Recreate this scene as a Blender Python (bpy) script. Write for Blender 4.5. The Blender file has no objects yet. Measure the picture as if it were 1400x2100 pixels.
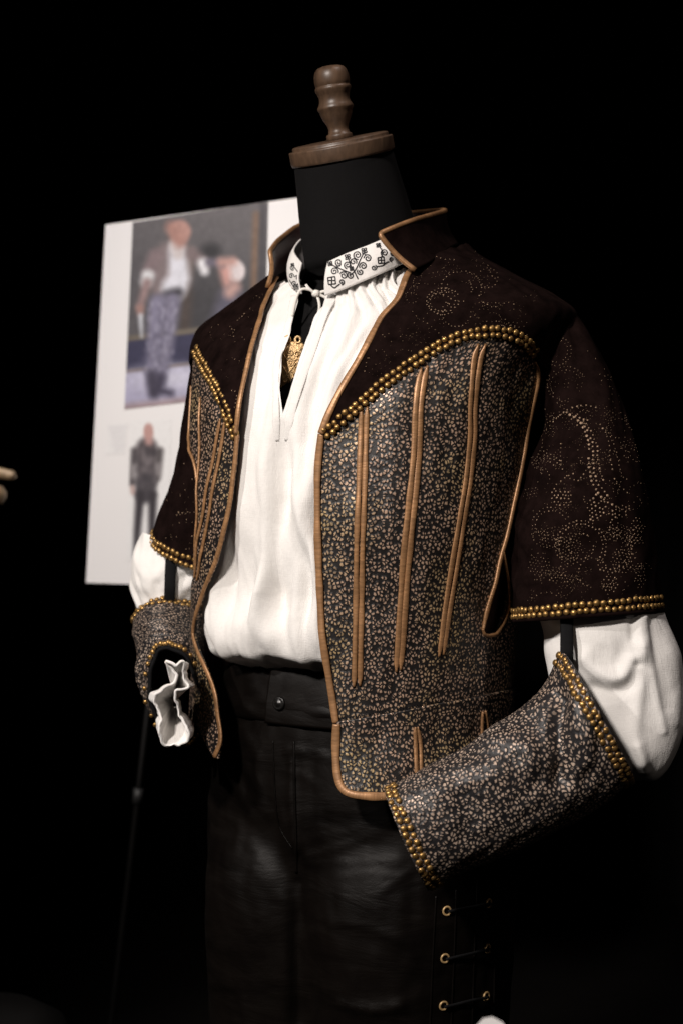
import bpy, bmesh, math, random
import numpy as np
from mathutils import Vector, Matrix
from mathutils.bvhtree import BVHTree

random.seed(7)
rng = np.random.default_rng(7)
SC = bpy.context.scene
COL = SC.collection
rad = lambda d: math.radians(d) if np.isscalar(d) else np.radians(d)

# ------------------------------------------------------------------ camera
FPX = 2917.0
PITCH, ROLL = 2.5, 1.5
CAM_LOC = np.array((-0.032, -1.55, 1.15))
cd = bpy.data.cameras.new('camera')
cam = bpy.data.objects.new('camera', cd)
COL.objects.link(cam)
M = Matrix.Translation(CAM_LOC) @ Matrix.Rotation(rad(90 + PITCH), 4, 'X') @ Matrix.Rotation(rad(ROLL), 4, 'Z')
cam.matrix_world = M
cd.sensor_fit = 'VERTICAL'
cd.sensor_height = 36.0
cd.lens = 36.0 * FPX / 2100.0
cd.clip_start = 0.05
cd.clip_end = 60
cd.dof.use_dof = True
cd.dof.focus_distance = 1.38
cd.dof.aperture_fstop = 4.5
SC.camera = cam
CR = np.array(M.to_3x3())

# ------------------------------------------------------------------ world and lamps
world = bpy.data.worlds.new('World')
SC.world = world
world.use_nodes = True
bg = world.node_tree.nodes['Background']
bg.inputs[0].default_value = (0.9, 0.85, 1.0, 1)
bg.inputs[1].default_value = 0.004
SC.view_settings.view_transform = 'Standard'
SC.view_settings.look = 'None'
SC.view_settings.exposure = 0
SC.view_settings.gamma = 1


def spot(name, loc, target, energy, color, size, blend, radius):
    ld = bpy.data.lights.new(name, 'SPOT')
    ld.energy = energy
    ld.color = color
    ld.spot_size = rad(size)
    ld.spot_blend = blend
    ld.shadow_soft_size = radius
    o = bpy.data.objects.new(name, ld)
    COL.objects.link(o)
    o.location = loc
    o.rotation_euler = (Vector(target) - Vector(loc)).to_track_quat('-Z', 'Y').to_euler()
    return o


spot('key_spotlight', (-1.12, -2.05, 2.48), (-0.02, 0.0, 1.20), 262, (1.0, 0.915, 0.85), 46, 0.7, 0.11)
spot('second_spotlight', (-1.7, -1.15, 2.3), (-0.14, -0.1, 1.05), 88, (1.0, 0.93, 0.88), 30, 0.9, 0.05)
spot('right_spotlight', (0.7, -2.5, 2.2), (0.1, 0.0, 1.0), 9, (1.0, 0.84, 0.72), 34, 0.9, 0.05)
spot('overhead_spotlight', (0.55, -0.55, 3.3), (0.12, 0.0, 1.3), 30, (1.0, 0.88, 0.85), 36, 0.9, 0.06)
spot('board_spotlight', (-1.15, -0.2, 2.9), (-0.33, 0.75, 1.3), 128, (1.0, 0.94, 0.92), 36, 0.6, 0.06)


# ------------------------------------------------------------------ maths helpers
def unproj(px, py, depth):
    v = np.array(((px - 700) / FPX * depth, (1050 - py) / FPX * depth, -depth))
    return CAM_LOC + CR @ v


def proj(P):
    P = np.asarray(P, float)
    v = (P - CAM_LOC) @ CR
    return 700 + FPX * v[..., 0] / -v[..., 2], 1050 - FPX * v[..., 1] / -v[..., 2], -v[..., 2]


def ray(px, py):
    v = CR @ np.array(((px - 700) / FPX, (1050 - py) / FPX, -1.0))
    return v / np.linalg.norm(v)


YAW = rad(32)
cA, sA = math.cos(YAW), math.sin(YAW)


def loc(l, f, z):
    l, f, z = np.broadcast_arrays(np.asarray(l, float), np.asarray(f, float), np.asarray(z, float))
    return np.stack((l * cA - f * sA, -l * sA - f * cA, z), -1)


def norm(v):
    return v / np.maximum(np.linalg.norm(v, axis=-1, keepdims=True), 1e-9)


def pchip(x, y):
    x = np.asarray(x, float)
    y = np.asarray(y, float)
    h = np.diff(x)
    d = np.diff(y) / h
    m = np.zeros_like(y)
    m[0], m[-1] = d[0], d[-1]
    for i in range(1, len(x) - 1):
        if d[i - 1] * d[i] > 0:
            w1, w2 = 2 * h[i] + h[i - 1], h[i] + 2 * h[i - 1]
            m[i] = (w1 + w2) / (w1 / d[i - 1] + w2 / d[i])

    def f(q):
        q = np.clip(np.asarray(q, float), x[0], x[-1])
        i = np.clip(np.searchsorted(x, q) - 1, 0, len(x) - 2)
        t = (q - x[i]) / h[i]
        return ((1 + 2 * t) * (1 - t) ** 2 * y[i] + t * (1 - t) ** 2 * h[i] * m[i]
                + t * t * (3 - 2 * t) * y[i + 1] + t * t * (t - 1) * h[i] * m[i + 1])
    return f


def spline(pts, n, closed=False):
    """points on a smooth curve, evenly spaced by length"""
    p = np.asarray(pts, float)
    if closed:
        q = np.vstack((p[-1:], p, p[:2]))
    else:
        q = np.vstack((2 * p[:1] - p[1:2], p, 2 * p[-1:] - p[-2:-1]))
    out = []
    for i in range(1, len(q) - 2):
        t = np.linspace(0, 1, 24, endpoint=False)[:, None]
        a, b, c, d = q[i - 1], q[i], q[i + 1], q[i + 2]
        out.append(0.5 * (2 * b + (c - a) * t + (2 * a - 5 * b + 4 * c - d) * t ** 2 + (3 * b - a - 3 * c + d) * t ** 3))
    out.append(q[-2][None])
    out = np.vstack(out)
    return resample(out, n)


def resample(c, n):
    s = np.r_[0, np.cumsum(np.linalg.norm(np.diff(c, axis=0), axis=1))]
    t = np.linspace(0, s[-1], n)
    return np.stack([np.interp(t, s, c[:, k]) for k in range(c.shape[1])], -1)


def length(c):
    return float(np.linalg.norm(np.diff(c, axis=0), axis=1).sum())


def sstep(a, b, x):
    t = np.clip((x - a) / (b - a), 0, 1)
    return t * t * (3 - 2 * t)


def vnoise(x, y, seed=0):
    """smooth 2-D value noise"""
    r = np.random.default_rng(seed).random((64, 64)) * 2 - 1
    xi, yi = np.floor(x).astype(int), np.floor(y).astype(int)
    fx, fy = x - xi, y - yi
    fx, fy = fx * fx * (3 - 2 * fx), fy * fy * (3 - 2 * fy)
    g = lambda a, b: r[a % 64, b % 64]
    return ((g(xi, yi) * (1 - fx) + g(xi + 1, yi) * fx) * (1 - fy)
            + (g(xi, yi + 1) * (1 - fx) + g(xi + 1, yi + 1) * fx) * fy)


# ------------------------------------------------------------------ object helpers
WLOC = {}


def thing(name, label, cat, at, group=None):
    o = bpy.data.objects.new(name, None)
    o.empty_display_size = 0.05
    COL.objects.link(o)
    o.location = at
    o['label'] = label
    o['category'] = cat
    if group:
        o['group'] = group
    WLOC[o] = np.array(at, float)
    return o


def add(name, verts, faces, mat, parent=None, uv=None, smooth=True, fmat=None, mats=None):
    """one mesh object; verts in world coordinates, origin at their middle"""
    v = np.asarray(verts, float).reshape(-1, 3)
    c = (v.min(0) + v.max(0)) / 2
    me = bpy.data.meshes.new(name)
    me.from_pydata((v - c).tolist(), [], [tuple(f) for f in faces])
    for m in (mats or [mat]):
        me.materials.append(m)
    if fmat is not None:
        me.polygons.foreach_set('material_index', np.asarray(fmat, np.int32))
    if smooth:
        me.polygons.foreach_set('use_smooth', np.ones(len(me.polygons), bool))
    if uv is not None:
        lay = me.uv_layers.new(name='UVMap')
        li = np.zeros(len(me.loops), np.int32)
        me.loops.foreach_get('vertex_index', li)
        lay.data.foreach_set('uv', np.asarray(uv, np.float32).reshape(-1, 2)[li].ravel())
    me.update()
    o = bpy.data.objects.new(name, me)
    COL.objects.link(o)
    base = np.zeros(3)
    if parent is not None:
        o.parent = parent
        base = WLOC[parent]
    o.location = c - base
    WLOC[o] = c
    return o


def tag(o, label, cat, group=None):
    o['label'] = label
    o['category'] = cat
    if group:
        o['group'] = group
    return o


def gnormals(P):
    du = np.gradient(P, axis=0)
    dv = np.gradient(P, axis=1)
    return norm(np.cross(du, dv))


def qfaces(nu, nv, closed=False):
    f = []
    for i in range(nu if closed else nu - 1):
        k = (i + 1) % nu
        for j in range(nv - 1):
            f.append((i * nv + j, k * nv + j, k * nv + j + 1, i * nv + j + 1))
    return f


def sheet(name, P, UV, mat, parent, thick=0.0, lining=None, N=None):
    """a grid of cloth or leather; with thickness it gets an inner face and a rim"""
    nu, nv = P.shape[:2]
    f = qfaces(nu, nv)
    if thick <= 0:
        return add(name, P.reshape(-1, 3), f, mat, parent, UV)
    if N is None:
        N = gnormals(P)
    Q = P - N * thick
    n = nu * nv
    V = np.vstack((P.reshape(-1, 3), Q.reshape(-1, 3)))
    fb = [tuple(a + n for a in reversed(q)) for q in f]
    b = [i * nv for i in range(nu)] + [(nu - 1) * nv + j for j in range(1, nv)] + \
        [i * nv + nv - 1 for i in range(nu - 2, -1, -1)] + [j for j in range(nv - 2, 0, -1)]
    fr = [(b[(k + 1) % len(b)], b[k], b[k] + n, b[(k + 1) % len(b)] + n) for k in range(len(b))]
    fm = [0] * len(f) + [1] * len(fb) + [0] * len(fr)
    UV2 = np.vstack((UV.reshape(-1, 2), UV.reshape(-1, 2)))
    return add(name, V, f + fb + fr, mat, parent, UV2, fmat=fm, mats=[mat, lining or mat])


def tube(name, path, nrm, w, h, mat, parent, seg=8, lift=0.0, closed=False):
    """flattened tube along a path; w across the surface, h away from it"""
    path = np.asarray(path, float)
    n = len(path)
    T = np.roll(path, -1, 0) - np.roll(path, 1, 0) if closed else np.gradient(path, axis=0)
    T = norm(T)
    if nrm is None:
        nrm = np.zeros_like(path)
        ref = np.array((0.3, -1.0, 0.2))
        for i in range(n):
            r = ref - T[i] * ref.dot(T[i])
            nrm[i] = r
            if np.linalg.norm(r) > 1e-3:
                ref = r / np.linalg.norm(r)
    N = norm(nrm - T * np.sum(nrm * T, -1, keepdims=True))
    B = np.cross(T, N)
    w = np.broadcast_to(np.asarray(w, float), (n,))[:, None, None]
    h = np.broadcast_to(np.asarray(h, float), (n,))[:, None, None]
    a = np.linspace(0, 2 * math.pi, seg, endpoint=False)[None, :, None]
    V = path[:, None] + N[:, None] * lift + B[:, None] * np.cos(a) * w + N[:, None] * np.sin(a) * h
    s = np.r_[0, np.cumsum(np.linalg.norm(np.diff(path, axis=0), axis=1))]
    UV = np.stack(np.broadcast_arrays(s[:, None], (np.arange(seg) / seg * 0.02)[None]), -1)
    f = []
    for i in range(n if closed else n - 1):
        k = (i + 1) % n
        for j in range(seg):
            m = (j + 1) % seg
            f.append((i * seg + j, i * seg + m, k * seg + m, k * seg + j))
    if not closed:
        f.append(tuple(reversed(range(seg))))
        f.append(tuple((n - 1) * seg + j for j in range(seg)))
    return add(name, V.reshape(-1, 3), f, mat, parent, UV.reshape(-1, 2))


def lathe(name, prof, base, axis, mat, parent, seg=48):
    prof = np.asarray(prof, float)
    ax = norm(np.asarray(axis, float))
    u = norm(np.cross(ax, np.array((0.3, 1, 0.1))))
    v = np.cross(ax, u)
    a = np.linspace(0, 2 * math.pi, seg, endpoint=False)
    P = (np.asarray(base)[None, None] + ax * prof[:, 1][None, :, None]
         + (u[None] * np.cos(a)[:, None] + v[None] * np.sin(a)[:, None])[:, None] * prof[:, 0][None, :, None])
    UV = np.stack(np.broadcast_arrays((a * 0.03)[:, None], prof[:, 1][None]), -1)
    return add(name, P.reshape(-1, 3), qfaces(seg, len(prof), True), mat, parent, UV.reshape(-1, 2))


class Surf:
    """a surface grid with parameters, that a line of sight can be traced to"""
    def __init__(self, P, U):
        self.P, self.U = P, U
        self.nu, self.nv = P.shape[:2]
        self.N = gnormals(P)
        self.f = qfaces(self.nu, self.nv)
        self.bvh = BVHTree.FromPolygons([Vector(p) for p in P.reshape(-1, 3)], self.f)
        px, py, d = proj(P)
        self.px, self.py = px, py
        self.face = np.sum(self.N * (P - CAM_LOC), -1) < 0

    def hit(self, px, py):
        r = ray(px, py)
        h = self.bvh.ray_cast(Vector(CAM_LOC), Vector(r))
        if h[0] is not None:
            q = self.f[h[2]]
            V = self.P.reshape(-1, 3)
            W = self.U.reshape(-1, 2)
            a = V[q[0]]
            A = np.stack((V[q[1]] - a, V[q[3]] - a), 1)
            s = np.linalg.lstsq(A, np.array(h[0]) - a, rcond=None)[0]
            u = W[q[0]] + s[0] * (W[q[1]] - W[q[0]]) + s[1] * (W[q[3]] - W[q[0]])
            return u, np.array(h[0]), self.N.reshape(-1, 3)[q[0]], True
        d = (self.px - px) ** 2 + (self.py - py) ** 2 + np.where(self.face, 0, 400)
        i = np.unravel_index(np.argmin(d), d.shape)
        return self.U[i], self.P[i], self.N[i], False

    def params(self, pts):
        return np.array([self.hit(x, y)[0] for x, y in pts])


# ------------------------------------------------------------------ materials
def mat_base(name):
    m = bpy.data.materials.new(name)
    m.use_nodes = True
    nt = m.node_tree
    b = nt.nodes['Principled BSDF']
    return m, nt, b, nt.nodes.new, nt.links.new


def ramp(nt, src, stops):
    r = nt.nodes.new('ShaderNodeValToRGB')
    el = r.color_ramp.elements
    while len(el) < len(stops):
        el.new(0.5)
    for e, (p, c) in zip(el, stops):
        e.position = p
        e.color = (*c, 1) if len(c) == 3 else c
    nt.links.new(src, r.inputs[0])
    return r


def g3(v):
    return (v, v, v)


def mat_plain(name, col, rough=0.6, metal=0.0, noise_scale=40.0, var=0.25, bump=0.15, bdist=0.001, sheen=0.0, spec=0.5, coord='Object', stretch=(1, 1, 1), each=0.0):
    m, nt, b, new, link = mat_base(name)
    tc = new('ShaderNodeTexCoord')
    mp = new('ShaderNodeMapping')
    mp.inputs['Scale'].default_value = stretch
    link(tc.outputs[coord], mp.inputs[0])
    n = new('ShaderNodeTexNoise')
    n.inputs['Scale'].default_value = noise_scale
    n.inputs['Detail'].default_value = 6
    n.inputs['Roughness'].default_value = 0.65
    link(mp.outputs[0], n.inputs['Vector'])
    lo = [c * (1 - var) for c in col]
    hi = [min(1, c * (1 + var)) for c in col]
    r = ramp(nt, n.outputs[0], [(0.3, lo), (0.7, hi)])
    if each:                       # every piece tarnished to its own degree
        oi = new('ShaderNodeObjectInfo')
        rr = ramp(nt, oi.outputs['Random'], [(0.0, g3(1 - each)), (1.0, g3(1.0))])
        mu = new('ShaderNodeMixRGB')
        mu.blend_type = 'MULTIPLY'
        mu.inputs[0].default_value = 1
        link(r.outputs[0], mu.inputs[1])
        link(rr.outputs[0], mu.inputs[2])
        link(mu.outputs[0], b.inputs['Base Color'])
        r2 = ramp(nt, oi.outputs['Random'], [(0.0, g3(rough * 1.5)), (1.0, g3(rough))])
        link(r2.outputs[0], b.inputs['Roughness'])
    else:
        link(r.outputs[0], b.inputs['Base Color'])
        b.inputs['Roughness'].default_value = rough
    b.inputs['Metallic'].default_value = metal
    b.inputs['Specular IOR Level'].default_value = spec
    b.inputs['Sheen Weight'].default_value = sheen
    if bump:
        bp = new('ShaderNodeBump')
        bp.inputs['Strength'].default_value = bump
        bp.inputs['Distance'].default_value = bdist
        link(n.outputs[0], bp.inputs['Height'])
        link(bp.outputs[0], b.inputs['Normal'])
    return m


def mat_pebble(name, fleck_a, fleck_b, scale, size, leather=(0.009, 0.0075, 0.0072), rough=0.46, ftop=0.3, bump=0.4):
    """black leather with a raised grain whose tops are rubbed with metal colour"""
    m, nt, b, new, link = mat_base(name)

    def math_(op, a, bb=None, c=None):
        n = new('ShaderNodeMath')
        n.operation = op
        for k, v in enumerate((a, bb, c)):
            if v is None:
                continue
            if isinstance(v, (int, float)):
                n.inputs[k].default_value = v
            else:
                link(v, n.inputs[k])
        return n.outputs[0]

    uv = new('ShaderNodeTexCoord').outputs['UV']
    nz = new('ShaderNodeTexNoise')
    nz.inputs['Scale'].default_value = 260
    nz.inputs['Detail'].default_value = 2
    link(uv, nz.inputs['Vector'])
    mx = new('ShaderNodeMixRGB')
    mx.blend_type = 'LINEAR_LIGHT'
    mx.inputs[0].default_value = 0.0022
    link(uv, mx.inputs[1])
    link(nz.outputs['Color'], mx.inputs[2])
    # the hide is stretched here and there, so the grain changes size
    nl = new('ShaderNodeTexNoise')
    nl.inputs['Scale'].default_value = 13
    nl.inputs['Detail'].default_value = 4
    link(uv, nl.inputs['Vector'])
    vo = new('ShaderNodeTexVoronoi')
    vo.voronoi_dimensions = '2D'
    vo.inputs['Scale'].default_value = scale
    vo.inputs['Randomness'].default_value = 1.0
    link(mx.outputs[0], vo.inputs['Vector'])
    ve = new('ShaderNodeTexVoronoi')
    ve.voronoi_dimensions = '2D'
    ve.feature = 'DISTANCE_TO_EDGE'
    ve.inputs['Scale'].default_value = scale
    ve.inputs['Randomness'].default_value = 1.0
    link(mx.outputs[0], ve.inputs['Vector'])
    nf = new('ShaderNodeTexNoise')
    nf.inputs['Scale'].default_value = 520
    nf.inputs['Detail'].default_value = 3
    link(uv, nf.inputs['Vector'])
    sep = new('ShaderNodeSeparateColor')
    link(vo.outputs['Color'], sep.inputs[0])
    # radius of the rubbed spot: own size per grain, broken by noise, larger where worn
    r1 = math_('MULTIPLY_ADD', sep.outputs[1], 0.12, size - 0.06)
    r2 = math_('MULTIPLY_ADD', nf.outputs[0], 0.30, -0.15)
    r3 = math_('MULTIPLY_ADD', nl.outputs[0], 0.12, -0.06)
    rr = math_('ADD', math_('ADD', r1, r2), r3)
    d = math_('SUBTRACT', rr, vo.outputs['Distance'])
    e = math_('SUBTRACT', ve.outputs['Distance'], 0.13)
    mask = math_('MULTIPLY', ramp(nt, d, [(0.0, g3(0)), (0.2, g3(1))]).outputs[0], ramp(nt, e, [(0.0, g3(0)), (0.07, g3(1))]).outputs[0])
    mm = math_('MULTIPLY', mask, ramp(nt, sep.outputs[0], [(0.0, g3(0.35)), (0.55, g3(1.0))]).outputs[0])
    fc = new('ShaderNodeMixRGB')
    fc.inputs[1].default_value = (*fleck_a, 1)
    fc.inputs[2].default_value = (*fleck_b, 1)
    link(ramp(nt, nl.outputs[0], [(0.48, g3(0)), (0.64, g3(1))]).outputs[0], fc.inputs[0])
    mc = new('ShaderNodeMixRGB')
    mc.inputs[1].default_value = (*leather, 1)
    link(mm, mc.inputs[0])
    link(fc.outputs[0], mc.inputs[2])
    link(mc.outputs[0], b.inputs['Base Color'])
    link(math_('MULTIPLY', mm, ftop), b.inputs['Metallic'])
    link(math_('MULTIPLY_ADD', mm, -0.08, rough), b.inputs['Roughness'])
    b.inputs['Specular IOR Level'].default_value = 0.4
    dome = ramp(nt, vo.outputs['Distance'], [(0.0, g3(1)), (0.25, g3(.9)), (0.62, g3(0))])
    h = math_('MULTIPLY_ADD', nf.outputs[0], 0.25, dome.outputs[0])
    bp = new('ShaderNodeBump')
    bp.inputs['Strength'].default_value = bump
    bp.inputs['Distance'].default_value = 0.0008
    link(h, bp.inputs['Height'])
    link(bp.outputs[0], b.inputs['Normal'])
    return m


def mat_linen(name, col=(0.80, 0.78, 0.755)):
    m, nt, b, new, link = mat_base(name)
    tc = new('ShaderNodeTexCoord')
    mpa, mpb = new('ShaderNodeMapping'), new('ShaderNodeMapping')
    mpa.inputs['Scale'].default_value = (1400, 180, 1)
    mpb.inputs['Scale'].default_value = (180, 1400, 1)
    na, nb = new('ShaderNodeTexNoise'), new('ShaderNodeTexNoise')
    for mp, n in ((mpa, na), (mpb, nb)):
        link(tc.outputs['UV'], mp.inputs[0])
        link(mp.outputs[0], n.inputs['Vector'])
        n.inputs['Scale'].default_value = 1
        n.inputs['Detail'].default_value = 2
    ad = new('ShaderNodeMath')
    link(na.outputs[0], ad.inputs[0])
    link(nb.outputs[0], ad.inputs[1])
    nc = new('ShaderNodeTexNoise')
    nc.inputs['Scale'].default_value = 45
    nc.inputs['Detail'].default_value = 5
    link(tc.outputs['UV'], nc.inputs['Vector'])
    mw = new('ShaderNodeMapping')
    mw.inputs['Scale'].default_value = (150, 34, 1)
    mw.inputs['Rotation'].default_value = (0, 0, .12)
    nw = new('ShaderNodeTexNoise')
    nw.inputs['Scale'].default_value = 1
    nw.inputs['Detail'].default_value = 5
    nw.inputs['Distortion'].default_value = .8
    link(tc.outputs['UV'], mw.inputs[0])
    link(mw.outputs[0], nw.inputs['Vector'])
    a1 = new('ShaderNodeMath')
    a1.operation = 'MULTIPLY_ADD'
    a1.inputs[1].default_value = 2.4
    link(nw.outputs[0], a1.inputs[0])
    link(ad.outputs[0], a1.inputs[2])
    a2 = new('ShaderNodeMath')
    a2.operation = 'MULTIPLY_ADD'
    a2.inputs[1].default_value = 2.0
    link(nc.outputs[0], a2.inputs[0])
    link(a1.outputs[0], a2.inputs[2])
    r = ramp(nt, ad.outputs[0], [(0.5, [c * 0.93 for c in col]), (1.0, col)])
    link(r.outputs[0], b.inputs['Base Color'])
    b.inputs['Roughness'].default_value = 0.9
    b.inputs['Specular IOR Level'].default_value = 0.09
    b.inputs['Subsurface Weight'].default_value = 0.0
    bp = new('ShaderNodeBump')
    bp.inputs['Strength'].default_value = 0.30
    bp.inputs['Distance'].default_value = 0.0011
    link(a2.outputs[0], bp.inputs['Height'])
    link(bp.outputs[0], b.inputs['Normal'])
    return m


def mat_trim(name, col, rough=0.42, metal=0.35):
    """gold brown leather binding with fine cross wrinkles"""
    m, nt, b, new, link = mat_base(name)
    tc = new('ShaderNodeTexCoord')
    mp = new('ShaderNodeMapping')
    mp.inputs['Scale'].default_value = (420, 60, 1)
    link(tc.outputs['UV'], mp.inputs[0])
    n = new('ShaderNodeTexNoise')
    n.inputs['Scale'].default_value = 1
    n.inputs['Detail'].default_value = 4
    link(mp.outputs[0], n.inputs['Vector'])
    n2 = new('ShaderNodeTexNoise')
    n2.inputs['Scale'].default_value = 60
    n2.inputs['Detail'].default_value = 3
    link(tc.outputs['UV'], n2.inputs['Vector'])
    ml = new('ShaderNodeMath')
    ml.operation = 'MULTIPLY'
    link(n.outputs[0], ml.inputs[0])
    link(n2.outputs[0], ml.inputs[1])
    r = ramp(nt, ml.outputs[0], [(0.12, [c * 0.6 for c in col]), (0.42, [min(1, c * 1.25) for c in col])])
    link(r.outputs[0], b.inputs['Base Color'])
    b.inputs['Roughness'].default_value = rough
    b.inputs['Metallic'].default_value = metal
    bp = new('ShaderNodeBump')
    bp.inputs['Strength'].default_value = 0.3
    bp.inputs['Distance'].default_value = 0.0006
    link(n.outputs[0], bp.inputs['Height'])
    link(bp.outputs[0], b.inputs['Normal'])
    return m


def mat_blackleather(name):
    m, nt, b, new, link = mat_base(name)
    tc = new('ShaderNodeTexCoord')
    mp = new('ShaderNodeMapping')
    mp.inputs['Rotation'].default_value = (0, 0, rad(-18))
    mp.inputs['Scale'].default_value = (9, 30, 1)
    link(tc.outputs['UV'], mp.inputs[0])
    n = new('ShaderNodeTexNoise')
    n.inputs['Scale'].default_value = 1
    n.inputs['Detail'].default_value = 7
    n.inputs['Roughness'].default_value = 0.55
    n.inputs['Distortion'].default_value = 0.6
    link(mp.outputs[0], n.inputs['Vector'])
    g = new('ShaderNodeTexVoronoi')
    g.inputs['Scale'].default_value = 900
    link(tc.outputs['UV'], g.inputs['Vector'])
    ad = new('ShaderNodeMath')
    ad.operation = 'MULTIPLY_ADD'
    ad.inputs[1].default_value = 0.03
    link(g.outputs['Distance'], ad.inputs[0])
    link(n.outputs[0], ad.inputs[2])
    r = ramp(nt, n.outputs[0], [(0.3, (0.0016, 0.0010, 0.0007)), (0.7, (0.0036, 0.0023, 0.0016))])
    link(r.outputs[0], b.inputs['Base Color'])
    rr = ramp(nt, n.outputs[0], [(0.3, g3(0.42)), (0.7, g3(0.6))])
    link(rr.outputs[0], b.inputs['Roughness'])
    b.inputs['Specular IOR Level'].default_value = 0.15
    bp = new('ShaderNodeBump')
    bp.inputs['Strength'].default_value = 0.5
    bp.inputs['Distance'].default_value = 0.004
    link(ad.outputs[0], bp.inputs['Height'])
    link(bp.outputs[0], b.inputs['Normal'])
    return m


def mat_vcol(name, rough=0.5):
    m, nt, b, new, link = mat_base(name)
    a = new('ShaderNodeVertexColor')
    a.layer_name = 'Col'
    link(a.outputs[0], b.inputs['Base Color'])
    b.inputs['Roughness'].default_value = rough
    return m


M_LINEN = mat_linen('white linen')
M_CORD = mat_plain('white cotton cord', (0.8, 0.77, 0.72), 0.85, noise_scale=500, var=0.05)
M_PEB = mat_pebble('gold rubbed pebble leather', (0.52, 0.355, 0.255), (0.49, 0.35, 0.18), 226, 0.40)
M_GAUNT = mat_pebble('silver gold rubbed pebble leather', (0.50, 0.375, 0.29), (0.52, 0.41, 0.325), 240, 0.40, (0.012, 0.011, 0.012), 0.48, ftop=0.15, bump=0.45)
M_SUEDE = mat_plain('dark brown suede', (0.0074, 0.0039, 0.0035), 0.95, noise_scale=60, var=0.5, bump=0.3, bdist=0.001, sheen=0.0, spec=0.02)
M_DOT = mat_plain('gold seen through punched holes', (0.27, 0.18, 0.115), 0.55, 0.3, noise_scale=300, var=0.5, bump=0)
M_TRIM = mat_trim('gold brown binding leather', (0.37, 0.195, 0.088), 0.42, 0.3)
M_LINING = mat_plain('dark wine lining', (0.030, 0.015, 0.015), 0.4, noise_scale=30)
M_BRASS = mat_plain('antique brass', (0.42, 0.25, 0.085), 0.30, 0.8, noise_scale=220, var=0.5, bump=0.4, bdist=0.0008, each=0.35)
M_EYELET = mat_plain('tarnished brass', (0.45, 0.30, 0.14), 0.4, 0.3, noise_scale=160, var=0.4)
M_OLDGOLD = mat_plain('dull gilding', (0.20, 0.14, 0.08), 0.5, 0.3, noise_scale=120, var=0.4)
M_GOLD = mat_plain('cast gold', (0.62, 0.42, 0.21), 0.36, 0.55, noise_scale=120, var=0.6, bump=0.8, bdist=0.003)
M_BLACK = mat_blackleather('black leather')
M_STRAP = mat_plain('black strap', (0.004, 0.004, 0.0045), 0.8, noise_scale=200, spec=0.15)
M_FORM = mat_plain('black stretch cloth', (0.0075, 0.0072, 0.0075), 0.95, noise_scale=300, var=0.15, sheen=0.0, spec=0.12)
M_WOOD = mat_plain('brown turned wood', (0.086, 0.051, 0.031), 0.42, noise_scale=30, var=0.42, bump=0.12, stretch=(5, 5, .7))
M_THREAD = mat_plain('black embroidery thread', (0.008, 0.008, 0.010), 0.7, noise_scale=900, bump=0)
M_BOARD = mat_plain('white board', (0.72, 0.705, 0.70), 0.6, noise_scale=5, var=0.0, bump=0)
M_PRINT = mat_vcol('printed picture')
M_DARK = mat_plain('black painted metal', (0.0035, 0.0032, 0.003), 0.6, noise_scale=20, spec=0.15)
M_SNAP = mat_plain('blackened metal', (0.006, 0.0055, 0.005), 0.3, 0.3, noise_scale=60)
M_WALL = mat_plain('black drape', (0.004, 0.004, 0.004), 0.95, noise_scale=4, bump=0, spec=0.1)
M_FLOOR = mat_plain('dark floor', (0.004, 0.003, 0.0025), 0.85, noise_scale=3, bump=0, spec=0.1)

# ------------------------------------------------------------------ setting
o = add('floor', [(-6, -4, 0), (6, -4, 0), (6, 5, 0), (-6, 5, 0)], [(0, 1, 2, 3)], M_FLOOR, smooth=False)
o['kind'] = 'structure'
# a black drape hung in shallow folds closes the room
xs = np.linspace(-6, 6, 400)
fold = 3.6 + 0.06 * np.sin(xs * 14) + 0.04 * np.sin(xs * 37 + 1)
P = np.stack((np.stack((xs, fold, 0 * xs), -1), np.stack((xs, fold, 0 * xs + 4), -1)), 1)
o = sheet('backdrop', P, np.zeros((400, 2, 2)), M_WALL, None)
o['kind'] = 'structure'


# ------------------------------------------------------------------ body sections
class Body:
    """cross-sections of a clothed torso: half widths and depths by height"""
    def __init__(self, rows, ex=2.3):
        r = np.array(rows, float)
        r = r[np.argsort(r[:, 0])]
        self.fn = [pchip(r[:, 0], r[:, k]) for k in range(1, 6)]
        self.ex = ex
        self.z0, self.z1 = r[0, 0], r[-1, 0]

    def at(self, th, z, off=0.0):
        th, z = np.broadcast_arrays(np.asarray(th, float), np.asarray(z, float))
        wn, wf, df, db, cf = [f(z) for f in self.fn]
        s, c = np.sin(th), np.cos(th)
        e = 2 / self.ex
        S, C = np.sign(s) * np.abs(s) ** e, np.sign(c) * np.abs(c) ** e
        # blend the quadrants smoothly
        k = 0.5 + 0.5 * np.tanh(s * 3)
        q = 0.5 + 0.5 * np.tanh(c * 3)
        w = wf + (wn - wf) * k + off
        d = db + (df - db) * q + off
        return loc(w * S, cf + d * C, z)

    def surf(self, t0=-180, t1=180, n=240, m=260):
        th = np.radians(np.linspace(t0, t1, n))[:, None]
        z = np.linspace(self.z0, self.z1, m)[None]
        U = np.stack(np.broadcast_arrays(th, z), -1)
        return Surf(self.at(th, z), U)


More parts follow.
